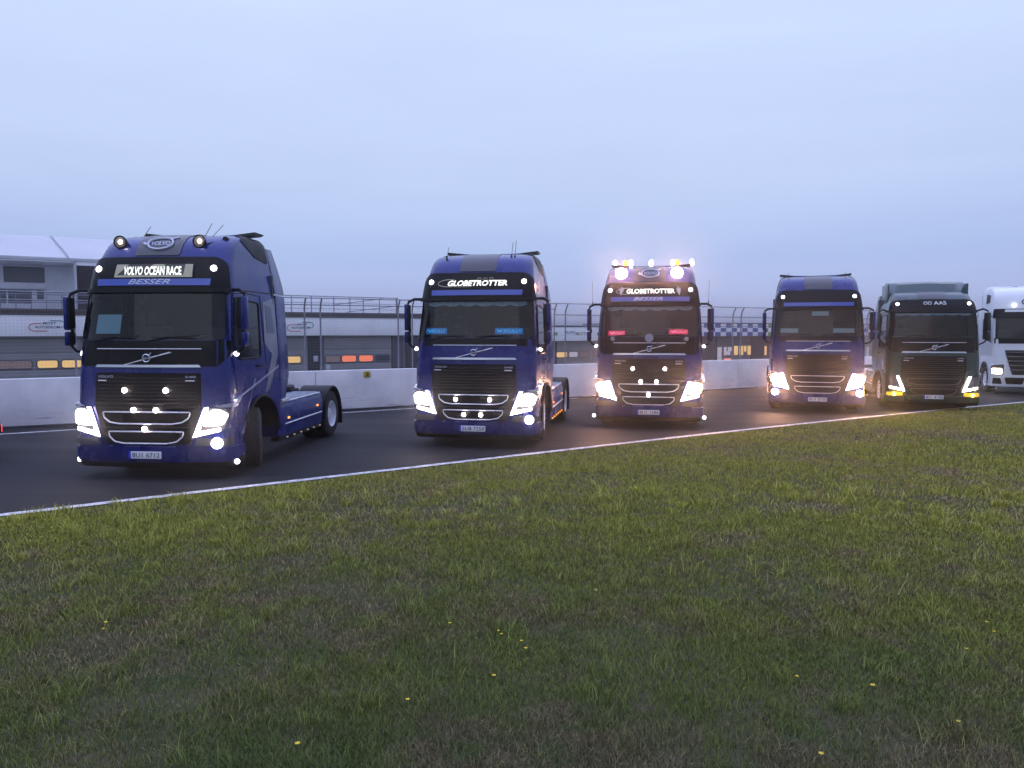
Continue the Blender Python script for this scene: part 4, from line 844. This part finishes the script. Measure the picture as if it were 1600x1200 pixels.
for i, p in enumerate(FLW):
    if i == 0: o = fl
    else:
        o = fl.copy(); COL.objects.link(o)
        for ch in fl.children: q = ch.copy(); COL.objects.link(q); q.parent = o
    o['label'] = 'tiny yellow flower, ' + FLL[i]
    X, Y = ground_at(*p); o.location = (X, Y, 0); o.rotation_euler = (0, 0, random.random() * 6); o.scale = (.9 + .4 * random.random(),) * 3

# ------------------------------------------------------------------ pit wall
CONC = bpy.data.materials.new('painted_concrete'); CONC.use_nodes = True; t = CONC.node_tree; b = t.nodes['Principled BSDF']; b.inputs['Roughness'].default_value = .8
c = N(t, 'ShaderNodeTexCoord'); n = N(t, 'ShaderNodeTexNoise', inp={'Scale': .9, 'Detail': 8, 'Roughness': .65}); t.links.new(c.outputs['Object'], n.inputs['Vector'])
rr = N(t, 'ShaderNodeValToRGB'); rr.color_ramp.elements[0].position = .3; rr.color_ramp.elements[0].color = (.62, .61, .64, 1); rr.color_ramp.elements[1].position = .6; rr.color_ramp.elements[1].color = (.82, .81, .83, 1)
t.links.new(n.outputs[0], rr.inputs[0])
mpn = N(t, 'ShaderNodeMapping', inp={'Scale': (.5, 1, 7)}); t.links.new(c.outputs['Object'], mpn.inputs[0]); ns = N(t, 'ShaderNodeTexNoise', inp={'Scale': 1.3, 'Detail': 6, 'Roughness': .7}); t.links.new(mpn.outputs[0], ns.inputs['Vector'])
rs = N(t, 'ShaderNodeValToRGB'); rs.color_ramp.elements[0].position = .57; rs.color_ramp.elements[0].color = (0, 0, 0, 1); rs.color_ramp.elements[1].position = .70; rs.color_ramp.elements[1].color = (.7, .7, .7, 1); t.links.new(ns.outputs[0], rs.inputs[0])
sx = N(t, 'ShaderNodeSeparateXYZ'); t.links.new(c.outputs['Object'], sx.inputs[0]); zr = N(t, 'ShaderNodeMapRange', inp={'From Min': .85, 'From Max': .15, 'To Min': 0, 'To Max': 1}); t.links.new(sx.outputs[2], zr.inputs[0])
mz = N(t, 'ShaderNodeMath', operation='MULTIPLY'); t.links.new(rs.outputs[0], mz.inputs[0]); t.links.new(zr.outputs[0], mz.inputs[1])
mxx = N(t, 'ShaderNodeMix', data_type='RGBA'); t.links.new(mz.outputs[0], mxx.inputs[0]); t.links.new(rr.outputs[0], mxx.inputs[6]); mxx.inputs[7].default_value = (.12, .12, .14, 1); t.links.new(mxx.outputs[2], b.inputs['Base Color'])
MORTAR = mat('joint_grey', (.25, .25, .28), .9)
wall = thing('pit_wall', 'long white painted concrete wall along the far side of the track', 'wall', (0, WB, 0), WTH)
bm = bmesh.new(); s0 = -46.0
seg = 2.85 * 2; joints = []
S_REF = -6.55 + .0
k = -8
while S_REF + k * seg < 62:
    a = S_REF + k * seg; joints.append(a); box(bm, a + .006, a + seg - .006, -.0, .22, 0.0, 1.17, .018); k += 1
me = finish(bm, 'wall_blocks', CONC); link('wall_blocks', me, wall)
bm = bmesh.new(); box(bm, joints[0], joints[-1], .03, .19, -1.1, 1.145); link('wall_core', finish(bm, 'wall_core', MORTAR), wall)
bm = bmesh.new(); box(bm, joints[0], joints[-1], -.05, .0, .0, .045, .01); link('wall_foot', finish(bm, 'wall_foot', mat('foot_dark', (.05, .05, .06), .9)), wall)
def wall_s(px): k_ = (px - 800) / 1202; d = WB / (1 - WM * k_); return k_ * d / math.cos(WTH)
s5 = wall_s(573)
sg_ = thing('number_sign', 'small yellow number 3 sign fixed to the top of the white wall', 'sign', tuple(wallpt(s5, .012, .95)), WTH)
sheet_box('sign_plate', mat('sign_yellow', (.42, .36, .02), .5), sg_, -.10, .10, -.012, .0, -.0, .17, bev=.003)
text_on(lambda x, z, o: Vector((x, -.012 - o, z)), 'sign_number', '3', -.045, .045, .025, .145, INK, sg_, .003, bold=.03)

# fence panels on the wall
FENCE = mat('galvanised_fence', (.26, .27, .32), .5, .2, noise=(6, .2))
def fpt(x, z):
    if z < 2.87: return (x, .11, z)
    k_ = (z - 2.87) / .38; return (x, .11 - .16 * k_ * k_, z)
def bar(bm, pts, r=.022): tube(bm, pts, r, 6)
fm_post = bmesh.new(); bar(fm_post, [fpt(0, z) for z in (1.12, 2.0, 2.87, 2.99, 3.12, 3.25)], .026); fm_post = finish(fm_post, 'post', FENCE)
rails = []
for z in (2.50, 2.87, 3.25, 3.06):
    q = bmesh.new(); bar(q, [fpt(0, z), fpt(2.85, z)], .018); rails.append(finish(q, 'rail', FENCE))
q = bmesh.new()
def ribbon(bm, a, b_, w_=.0017):
    tube(bm, [a, b_], w_, 3, False)
for i in range(1, 36):
    x = 2.85 * i / 36; zz = (1.18, 2.87, 3.06, 3.25)
    for j in range(3): ribbon(q, fpt(x, zz[j]), fpt(x, zz[j + 1]))
for i in range(1, 25): ribbon(q, fpt(0, 1.18 + .082 * i), fpt(2.85, 1.18 + .082 * i))
wire = finish(q, 'wire_mesh', mat('wire', (.34, .35, .40), .5, .2))
FLAB = {0: 'wire fence panel outside the left picture edge, on the white wall', 1: 'wire fence panel at the far left, before the first white sign with the track logo', 2: 'wire fence panel left of the nearest truck cab, over the garage windows',
        3: 'wire fence panel hidden mostly behind the nearest truck', 4: 'wire fence panel just right of the nearest truck, before the black garage door', 5: 'wire fence panel between the two leftmost trucks, above the yellow number sign', 6: 'wire fence panel behind the mirror of the second truck',
        7: 'wire fence panel behind the windscreen of the second truck', 8: 'wire fence panel between the second and the middle truck', 9: 'wire fence panel behind the middle truck cab', 10: 'wire fence panel just right of the middle truck, before the blue checks', 11: 'wire fence panel left of the fourth truck, before the green check', 12: 'wire fence panel behind the fourth truck cab',
        13: 'wire fence panel between the fourth truck and the dark green truck'}
for i in range(17):
    X = 1.5 + 2.45 * (i - 7); s = X / math.cos(WTH)
    lab = FLAB.get(i, 'wire fence panel hidden behind the dark green truck' if i == 14 else 'wire fence panel hidden behind the white truck' if i == 15 else 'wire fence panel beyond the right picture edge')
    o = thing('fence_panel', lab, 'fence', tuple(wallpt(s)), WTH, 'wire fence panels standing on the pit wall')
    p = link('post', fm_post, o); p = link('post', fm_post, o); p.location = (.46, 0, 0)
    for r_ in ((rails[2], rails[3]) if i <= 6 else rails[:3]): link('rail', r_, o)
    link('wire_mesh', wire, o)

# ------------------------------------------------------------------ pit buildings
BB, BM_ = 40.0, .595; BTH = math.atan(BM_)
def bs(px): k_ = (px - 800) / 1202; d = BB / (1 - BM_ * k_); return k_ * d / math.cos(BTH)
GREYD = mat('garage_door_grey', (.19, .195, .21), .55, noise=(1.2, .12)); DARKD = mat('dark_door', (.012, .012, .016), .6); PIER = mat('dark_pier', (.05, .05, .065), .7, noise=(2, .2))
BANDW = mat('white_fascia', (.80, .81, .86), .5, noise=(1.0, .06)); LEDGE = mat('brown_ledge', (.055, .040, .040), .7); WALLG = mat('render_grey', (.30, .31, .34), .8, noise=(1, .1)); ROOF = mat('roof_felt', (.08, .08, .09), .9)
WIN_Y = mat('window_lit_yellow', (.5, .4, .2), .4, emit=(1, .58, .16), es=.62); WIN_R = mat('window_lit_red', (.5, .2, .1), .4, emit=(1, .20, .09), es=.75); WIN_D = mat('window_dim', (.12, .10, .12), .2, emit=(.6, .42, .35), es=.14); WIN_B = mat('window_dark', (.035, .035, .05), .12)
WIN_P = mat('window_pale', (.4, .4, .45), .3, emit=(.8, .75, .8), es=.28); WINF = mat('window_frame_grey', (.07, .07, .09), .5)
ORIGIN = (0, BB, 0)
def building(label, p0, p1, zt, zb, depth=11, ledge=True):
    s0_, s1_ = bs(p0), bs(p1); o = thing('pit_building', label, 'building', ORIGIN, BTH, 'pit garages behind the fence')
    bm = bmesh.new(); box(bm, s0_, s1_, .12, depth, -1.1, zt + (.20 if ledge else .02)); link('wall', finish(bm, 'wall', WALLG), o)
    bm = bmesh.new(); box(bm, s0_, s1_, -.16, .119, zb, zt, .01); link('fascia', finish(bm, 'fascia', BANDW), o)
    if ledge: bm = bmesh.new(); box(bm, s0_ - .05, s1_ + .05, -.20, .115, zt + .003, zt + .22, .01); link('roof_edge', finish(bm, 'roof_edge', LEDGE), o)
    else: bm = bmesh.new(); box(bm, s0_ - .02, s1_ + .02, -.18, .115, zt + .003, zt + .03, .005); link('roof_edge', finish(bm, 'roof_edge', LEDGE), o)
    bm = bmesh.new(); box(bm, s0_, s1_, .2, depth, zt + (.203 if ledge else .023), zt + (.24 if ledge else .06)); link('roof', finish(bm, 'roof', ROOF), o)
    return o
def rrect(x0, x1, z0, z1, r): return rounded([(x0, z0), (x1, z0), (x1, z1), (x0, z1)], r, 4)
def slab(bm, poly, y0, y1, mi=0):
    a = [bm.verts.new((x, y0, z)) for x, z in poly]; b_ = [bm.verts.new((x, y1, z)) for x, z in poly]
    bm.faces.new(a); bm.faces.new(b_)
    for i in range(len(a)): bm.faces.new((a[i], a[(i + 1) % len(a)], b_[(i + 1) % len(a)], b_[i]))
    for f in bm.faces: f.material_index = mi
def door(o, p0, p1, zb, wins, m=GREYD, name='garage_door'):
    s0_, s1_ = bs(p0), bs(p1); bm = bmesh.new(); z = -1.1
    if name == 'garage_door':
        nsec = 5; hgt = (zb + 1.1) / nsec
        for i in range(nsec): box(bm, s0_, s1_, .03, .118, z + i * hgt + .006, z + (i + 1) * hgt - .006, .008)
        box(bm, s0_, s1_, .045, .117, z, zb)
    else: box(bm, s0_, s1_, .02, .118, z, zb, .01)
    d = link(name, finish(bm, name, m), o)
    for px, wm, *hw in wins:
        c_ = bs(px); h_ = hw[0] if hw else .33; bm = bmesh.new(); slab(bm, rrect(c_ - h_ - .04, c_ + h_ + .04, .87, 1.23, .11), .012, .029); wf = link('window', finish(bm, 'window', WINF), d)
        bm = bmesh.new(); slab(bm, rrect(c_ - h_, c_ + h_, .91, 1.19, .09), .004, .011); link('pane', finish(bm, 'pane', wm), wf)
    return d
B1 = building('long white and grey pit garage building behind the two leftmost trucks', -180, 742, 2.93, 2.12)
door(B1, -170, -10, 2.115, [(-120, WIN_B), (-80, WIN_D), (-40, WIN_D)])
door(B1, -6, 128, 2.115, [(0, WIN_D), (33, WIN_D), (74, WIN_Y), (112, WIN_Y)])
door(B1, 160, 300, 2.115, [(185, WIN_Y), (215, WIN_D), (245, WIN_D), (275, WIN_Y)])
door(B1, 345, 477, 2.115, [(385, WIN_D), (420, WIN_Y), (458, WIN_Y)])
door(B1, 482, 504, 2.115, [], DARKD, 'entrance_door')
door(B1, 507, 612, 2.115, [(520, WIN_D), (545.5, WIN_R), (572, WIN_R), (598, WIN_B)])
door(B1, 613, 631, 2.115, [], PIER, 'lattice_gate'); door(B1, 634, 660, 2.115, [], DARKD, 'entrance_door'); door(B1, 662, 735, 2.115, [(680, WIN_D), (705, WIN_D)])
door(B1, 130, 158, 2.115, [], PIER, 'lattice_gate'); door(B1, 305, 342, 2.115, [], DARKD, 'entrance_door')
for px, z in ((493.5, 1.08), (512.5, .66)):
    bm = bmesh.new(); c_ = bs(px); box(bm, c_ - .10, c_ + .10, .001, .012, z - .13, z + .13, .003); link('notice', finish(bm, 'notice', mat('notice_paper', (.42, .44, .5), .7)), B1)
# fascia logos: red and teal track outline with lettering
LR = mat('logo_red_print', (.45, .06, .08), .5); LT_ = mat('logo_teal_print', (.03, .22, .27), .5); LB = mat('logo_dark_print', (.03, .05, .12), .5)
fbn = lambda x, z, o: Vector((x, -.16 - o, z))
def logo(o, px):
    c_ = bs(px); bm = bmesh.new(); k_ = 1.08
    P2 = lambda x, z: Vector((c_ + x * k_, -.165, 2.54 + z))
    tube(bm, [P2(x, z) for x, z in ((.0, -.22), (-.42, -.22), (-.52, -.16), (-.56, -.08), (-.52, .02), (-.44, .06), (-.18, .07))], .016, 4); lo = link('logo', finish(bm, 'logo', LR), o)
    bm = bmesh.new(); tube(bm, [P2(x, z) for x, z in ((.08, .17), (.42, .17), (.52, .12), (.54, .02), (.48, -.06), (.40, -.08))], .016, 4); link('logo_arc', finish(bm, 'logo_arc', LT_), lo)
    text_on(fbn, 'logo_letters', 'MOST', c_ - .16, c_ + .30, 2.565, 2.66, LB, lo, .006, shear=.2, bold=.02); text_on(fbn, 'logo_letters', 'AUTODROM', c_ - .42, c_ + .42, 2.42, 2.52, LB, lo, .006, shear=.2, bold=.02)
logo(B1, 76); logo(B1, 469); logo(B1, 270)
B2 = building('lower pit building with a lettered fascia behind the middle truck', 750, 1040, 2.54, 1.79, 9, False)
door(B2, 760, 862, 1.785, [(790, WIN_D), (830, WIN_D)]); door(B2, 862, 870.5, 1.785, [], DARKD, 'entrance_door'); door(B2, 871, 962, 1.785, [(878, WIN_Y), (896, WIN_P, .28), (913, WIN_D), (935, WIN_D)]); door(B2, 965, 1035, 1.785, [(985, WIN_D), (1010, WIN_D)])
text_on(fbn, 'fascia_letters', 'AUTO', bs(880), bs(895), 2.17, 2.32, LB, B2, .006, bold=.02)
text_on(fbn, 'fascia_letters', 'MOTO', bs(896.5), bs(918), 2.09, 2.27, mat('olive_print', (.24, .24, .17), .6), B2, .006, bold=.03)
for px in (865, 933):
    bm = bmesh.new(); c_ = bs(px); slab(bm, rrect(c_ - .14, c_ + .14, 2.08, 2.26, .04), -.166, -.161); link('fascia_mark', finish(bm, 'fascia_mark', mat('green_print', (.10, .30, .12), .5)), B2)
# building 3 with checker fascia
B3 = building('pit building with a blue and white chequered fascia left and right of the fourth truck', 1050, 1760, 2.78, 2.02, 9, False)
CB = mat('check_blue', (.045, .075, .30), .5); CG = mat('check_green', (.12, .30, .06), .5); bm = bmesh.new()
s_ = bs(1096); i = 0; cw = .47; end = bs(1700); ch = (2.78 - 2.02) / 3
while s_ < end:
    for r_ in range(3):
        if (i + r_) % 2 == 0:
            grn = (i % 14 in (11, 12)) and r_ != 1 or (i % 14 == 12)
            v = [bm.verts.new(p) for p in ((s_, -.168, 2.025 + r_ * ch), (s_ + cw, -.168, 2.025 + r_ * ch), (s_ + cw, -.168, 2.015 + (r_ + 1) * ch), (s_, -.168, 2.015 + (r_ + 1) * ch))]
            f = bm.faces.new(v); f.material_index = 1 if grn else 0
    s_ += cw; i += 1
link('chequered_banner', finish(bm, 'chequered_banner', [CB, CG]), B3)
B3W = mat('garage_inside', (.05, .035, .04), .8)
door(B3, 1052, 1118, 2.015, [], B3W, 'open_bay'); door(B3, 1120, 1172, 2.015, [], mat('bay_grey', (.10, .08, .10), .7), 'garage_door'); door(B3, 1174, 1230, 2.015, [], B3W, 'open_bay'); door(B3, 1240, 1370, 2.015, [(1290, WIN_D), (1330, WIN_D)]); door(B3, 1385, 1500, 2.015, [(1420, WIN_D), (1460, WIN_Y)]); door(B3, 1520, 1640, 2.015, [(1560, WIN_Y)])
def poster(o, p0, p1, z0, z1, m, nm='poster'):
    bm = bmesh.new(); box(bm, bs(p0), bs(p1), .0, .018, z0, z1, .004); return link(nm, finish(bm, nm, m), o)
poster(B3, 1121, 1127.5, .5, 1.33, WIN_P); poster(B3, 1131, 1135, .83, 1.33, WIN_P); poster(B3, 1134, 1141, .83, 1.08, WIN_P); poster(B3, 1137, 1143, 1.08, 1.33, WIN_P); poster(B3, 1132, 1142, .35, .62, WIN_R)
for a, b_ in ((1147, 1153), (1155.5, 1161), (1162.5, 1166), (1168, 1173)): poster(B3, a, b_, .83 if a != 1162.5 else 1.03, 1.40, WIN_Y, 'lit_window')
poster(B3, 1194.5, 1197.5, .78, 1.36, WIN_Y, 'lit_window'); poster(B3, 1203, 1206, .78, 1.28, WIN_Y, 'lit_window'); poster(B3, 1352, 1357, .45, 1.2, WIN_P)
# white block wall piece between fourth and fifth truck
bw = thing('concrete_block', 'white concrete block beside the wall, right of the fourth truck', 'block', tuple(wallpt(wall_s(1358), .5)), WTH)
sheet_box('block', CONC, bw, -.75, .95, -.35, .1, 0, 1.14, bev=.03)

# ------------------------------------------------------------------ terrace railing on the first building
RAILM = mat('railing_steel', (.20, .21, .25), .5, .2)
tr = thing('terrace_railing', 'grey steel railing on the flat roof between the two leftmost trucks', 'railing', ORIGIN, BTH)
s0_, s1_ = bs(385), bs(624)
for z in (3.90, 3.60, 3.34):
    bm = bmesh.new(); tube(bm, [(s0_, .1, z), (s1_, .1, z - .02)], .022 if z > 3.7 else .013, 6); link('rail', finish(bm, 'rail', RAILM), tr)
for px in (400, 430, 458, 489, 524, 549, 570, 595, 622):
    bm = bmesh.new(); x = bs(px); tube(bm, [(x, .1, 3.14), (x, .1, 3.88)], .022 if px != 622 else .05, 6); link('post', finish(bm, 'post', RAILM), tr)
for a, b_ in (((548, 3.2), (621, 3.5)), ((520, 3.5), (605, 3.86))):
    bm = bmesh.new(); tube(bm, [(bs(a[0]), .45, a[1]), (bs(b_[0]), .45, b_[1])], .02, 6); link('stair_rail', finish(bm, 'stair_rail', RAILM), tr)
tr2 = thing('terrace_railing', 'thin grey railing before the upper white pavilion at the far left', 'railing', ORIGIN, BTH)
for z in (3.72, 3.42):
    bm = bmesh.new(); tube(bm, [(bs(-150), .3, z), (bs(150), .3, z)], .02, 6); link('rail', finish(bm, 'rail', RAILM), tr2)
for px in range(-140, 160, 24):
    bm = bmesh.new(); x = bs(px); tube(bm, [(x, .3, 3.14), (x, .3, 3.72)], .016, 6); link('post', finish(bm, 'post', RAILM), tr2)

# ------------------------------------------------------------------ pavilion with membrane roof
PV = thing('pavilion', 'white upper storey with a pale membrane roof at the far left', 'building', ORIGIN, BTH)
PW = mat('pavilion_wall', (.50, .52, .58), .7, noise=(1.2, .1)); MEMB = mat('membrane_white', (.88, .89, .90), .6, noise=(.6, .03))
yo = 1.6
def ps(px, off=yo):   # along-building coordinate of a pixel column on a plane set back by off
    k_ = (px - 800) / 1202; bb_ = BB + off / math.cos(BTH); d = bb_ / (1 - BM_ * k_); X = k_ * d; return X * math.cos(BTH) + (d - BB) * math.sin(BTH)
e0, e1 = ps(-170), ps(117); bm = bmesh.new()
z0, z1 = 3.16, 5.08
ops = [(-95, 2, 4.22, 4.84), (11, 75, 4.22, 4.84), (-95, -5, 3.40, 3.92), (1, 14, 3.40, 3.92), (17, 54, 3.40, 3.92), (62, 73, 3.55, 3.92)]
cols = sorted({e0, e1} | {ps(a) for o_ in ops for a in o_[:2]}); rows = sorted({z0, z1} | {z for o_ in ops for z in o_[2:]})
for i in range(len(cols) - 1):
    for j in range(len(rows) - 1):
        cx, cz = (cols[i] + cols[i + 1]) / 2, (rows[j] + rows[j + 1]) / 2
        if any(ps(a) < cx < ps(b_) and c_ < cz < d_ for a, b_, c_, d_ in ops): continue
        box(bm, cols[i], cols[i + 1], yo, yo + .15, rows[j], rows[j + 1])
bmesh.ops.remove_doubles(bm, verts=bm.verts, dist=1e-4)
box(bm, e0, e1, yo + 5, yo + 5.15, z0, z1); box(bm, e1 - .001 + .002, e1 + .15, yo, yo + 5.15, z0, z1)
link('wall', finish(bm, 'wall', PW), PV)
for a, b_, c_, d_ in ops:
    bm = bmesh.new(); box(bm, ps(a), ps(b_), yo + .08, yo + .10, c_, d_); w_ = link('window', finish(bm, 'window', mat('pavilion_glass', (.11, .11, .13), .3)), PV)
bm = bmesh.new(); box(bm, ps(1) , ps(75), yo - .06, yo - .002, 3.96, 4.10, .01); box(bm, ps(-170), ps(117), yo - .05, yo - .003, 4.93, 5.06, .01)
for px in (78, 90, 103): box(bm, ps(px) - .02, ps(px) + .02, yo - .03, yo - .002, 3.18, 4.93)
link('wall_trim', finish(bm, 'wall_trim', PW), PV)
bm = bmesh.new(); box(bm, ps(119), ps(240), yo + 1.2, yo + 1.3, 3.16, 5.06); link('rear_partition', finish(bm, 'rear_partition', mat('brown_partition', (.12, .09, .10), .8)), PV)
# membrane roof: sagging fabric between eaves and ridge
bm = bmesh.new(); r0, r1 = ps(-260), ps(330); n = 40; grid = []
for i in range(n + 1):
    x = r0 + (r1 - r0) * i / n; row = []
    for j in range(9):
        v = j / 8; y = yo - .7 + 3.2 * v; z = 5.18 + 1.15 * (v ** .8) - .06 * math.sin(math.pi * v) + .05 * abs(math.sin((x - ps(92)) / 5.2 * math.pi)) * 0 - .012 * (x - r0) * 0
        row.append(bm.verts.new((x, y, z)))
    for j in range(1, 9):
        v = 1 - j / 8; y = yo + 2.5 + 3.2 * (1 - v); z = 5.18 + 1.15 * (v ** .8) - .06 * math.sin(math.pi * v); row.append(bm.verts.new((x, y, z)))
    grid.append(row)
for i in range(n):
    for j in range(len(grid[0]) - 1): bm.faces.new((grid[i][j], grid[i + 1][j], grid[i + 1][j + 1], grid[i][j + 1]))
bmesh.ops.solidify(bm, geom=bm.faces[:], thickness=.04); link('membrane_roof', finish(bm, 'membrane_roof', MEMB), PV)
bm = bmesh.new(); box(bm, r0, r1, yo - .74, yo - .60, 5.06, 5.20, .02); link('eaves_beam', finish(bm, 'eaves_beam', PW), PV)
for px in (112, 300, -150):
    bm = bmesh.new(); x = ps(px); pts = [(x - .55 * v * (1 if px > 0 else 1), yo - .7 + 3.2 * v, 5.21 + 1.15 * (v ** .8) - .06 * math.sin(math.pi * v)) for v in np.linspace(0, 1, 9)]; tube(bm, pts, .035, 6); link('roof_seam', finish(bm, 'roof_seam', mat('seam_grey', (.35, .37, .42), .6)), PV)
for px in (-230, -80, 122, 230, 320):
    bm = bmesh.new(); x = ps(px); tube(bm, [(x, yo - .66, 3.16), (x, yo - .66, 5.08)], .05, 8); link('roof_post', finish(bm, 'roof_post', PW), PV)
scene.cycles.use_denoising = True; scene.cycles.sample_clamp_indirect = 6
scene.cycles.max_bounces = 6

# ------------------------------------------------------------------ scattering air volume, added to imitate lens glare around the lamps
bm = bmesh.new(); box(bm, -2300, 2300, -2300, 2300, -2.1, 8.5); hz = link('glare_haze', finish(bm, 'glare_haze', BLACK)); hz['kind'] = 'stuff'; hz['label'] = 'thin scattering air added to imitate lens glare around the lamps'
m = bpy.data.materials.new('glare_scatter'); m.use_nodes = True; t = m.node_tree; t.nodes.clear(); o = N(t, 'ShaderNodeOutputMaterial'); v = N(t, 'ShaderNodeVolumePrincipled', inp={'Density': .0032, 'Anisotropy': .95}); v.inputs['Color'].default_value = (.85, .88, .95, 1); t.links.new(v.outputs[0], o.inputs['Volume'])
hz.data.materials.clear(); hz.data.materials.append(m)
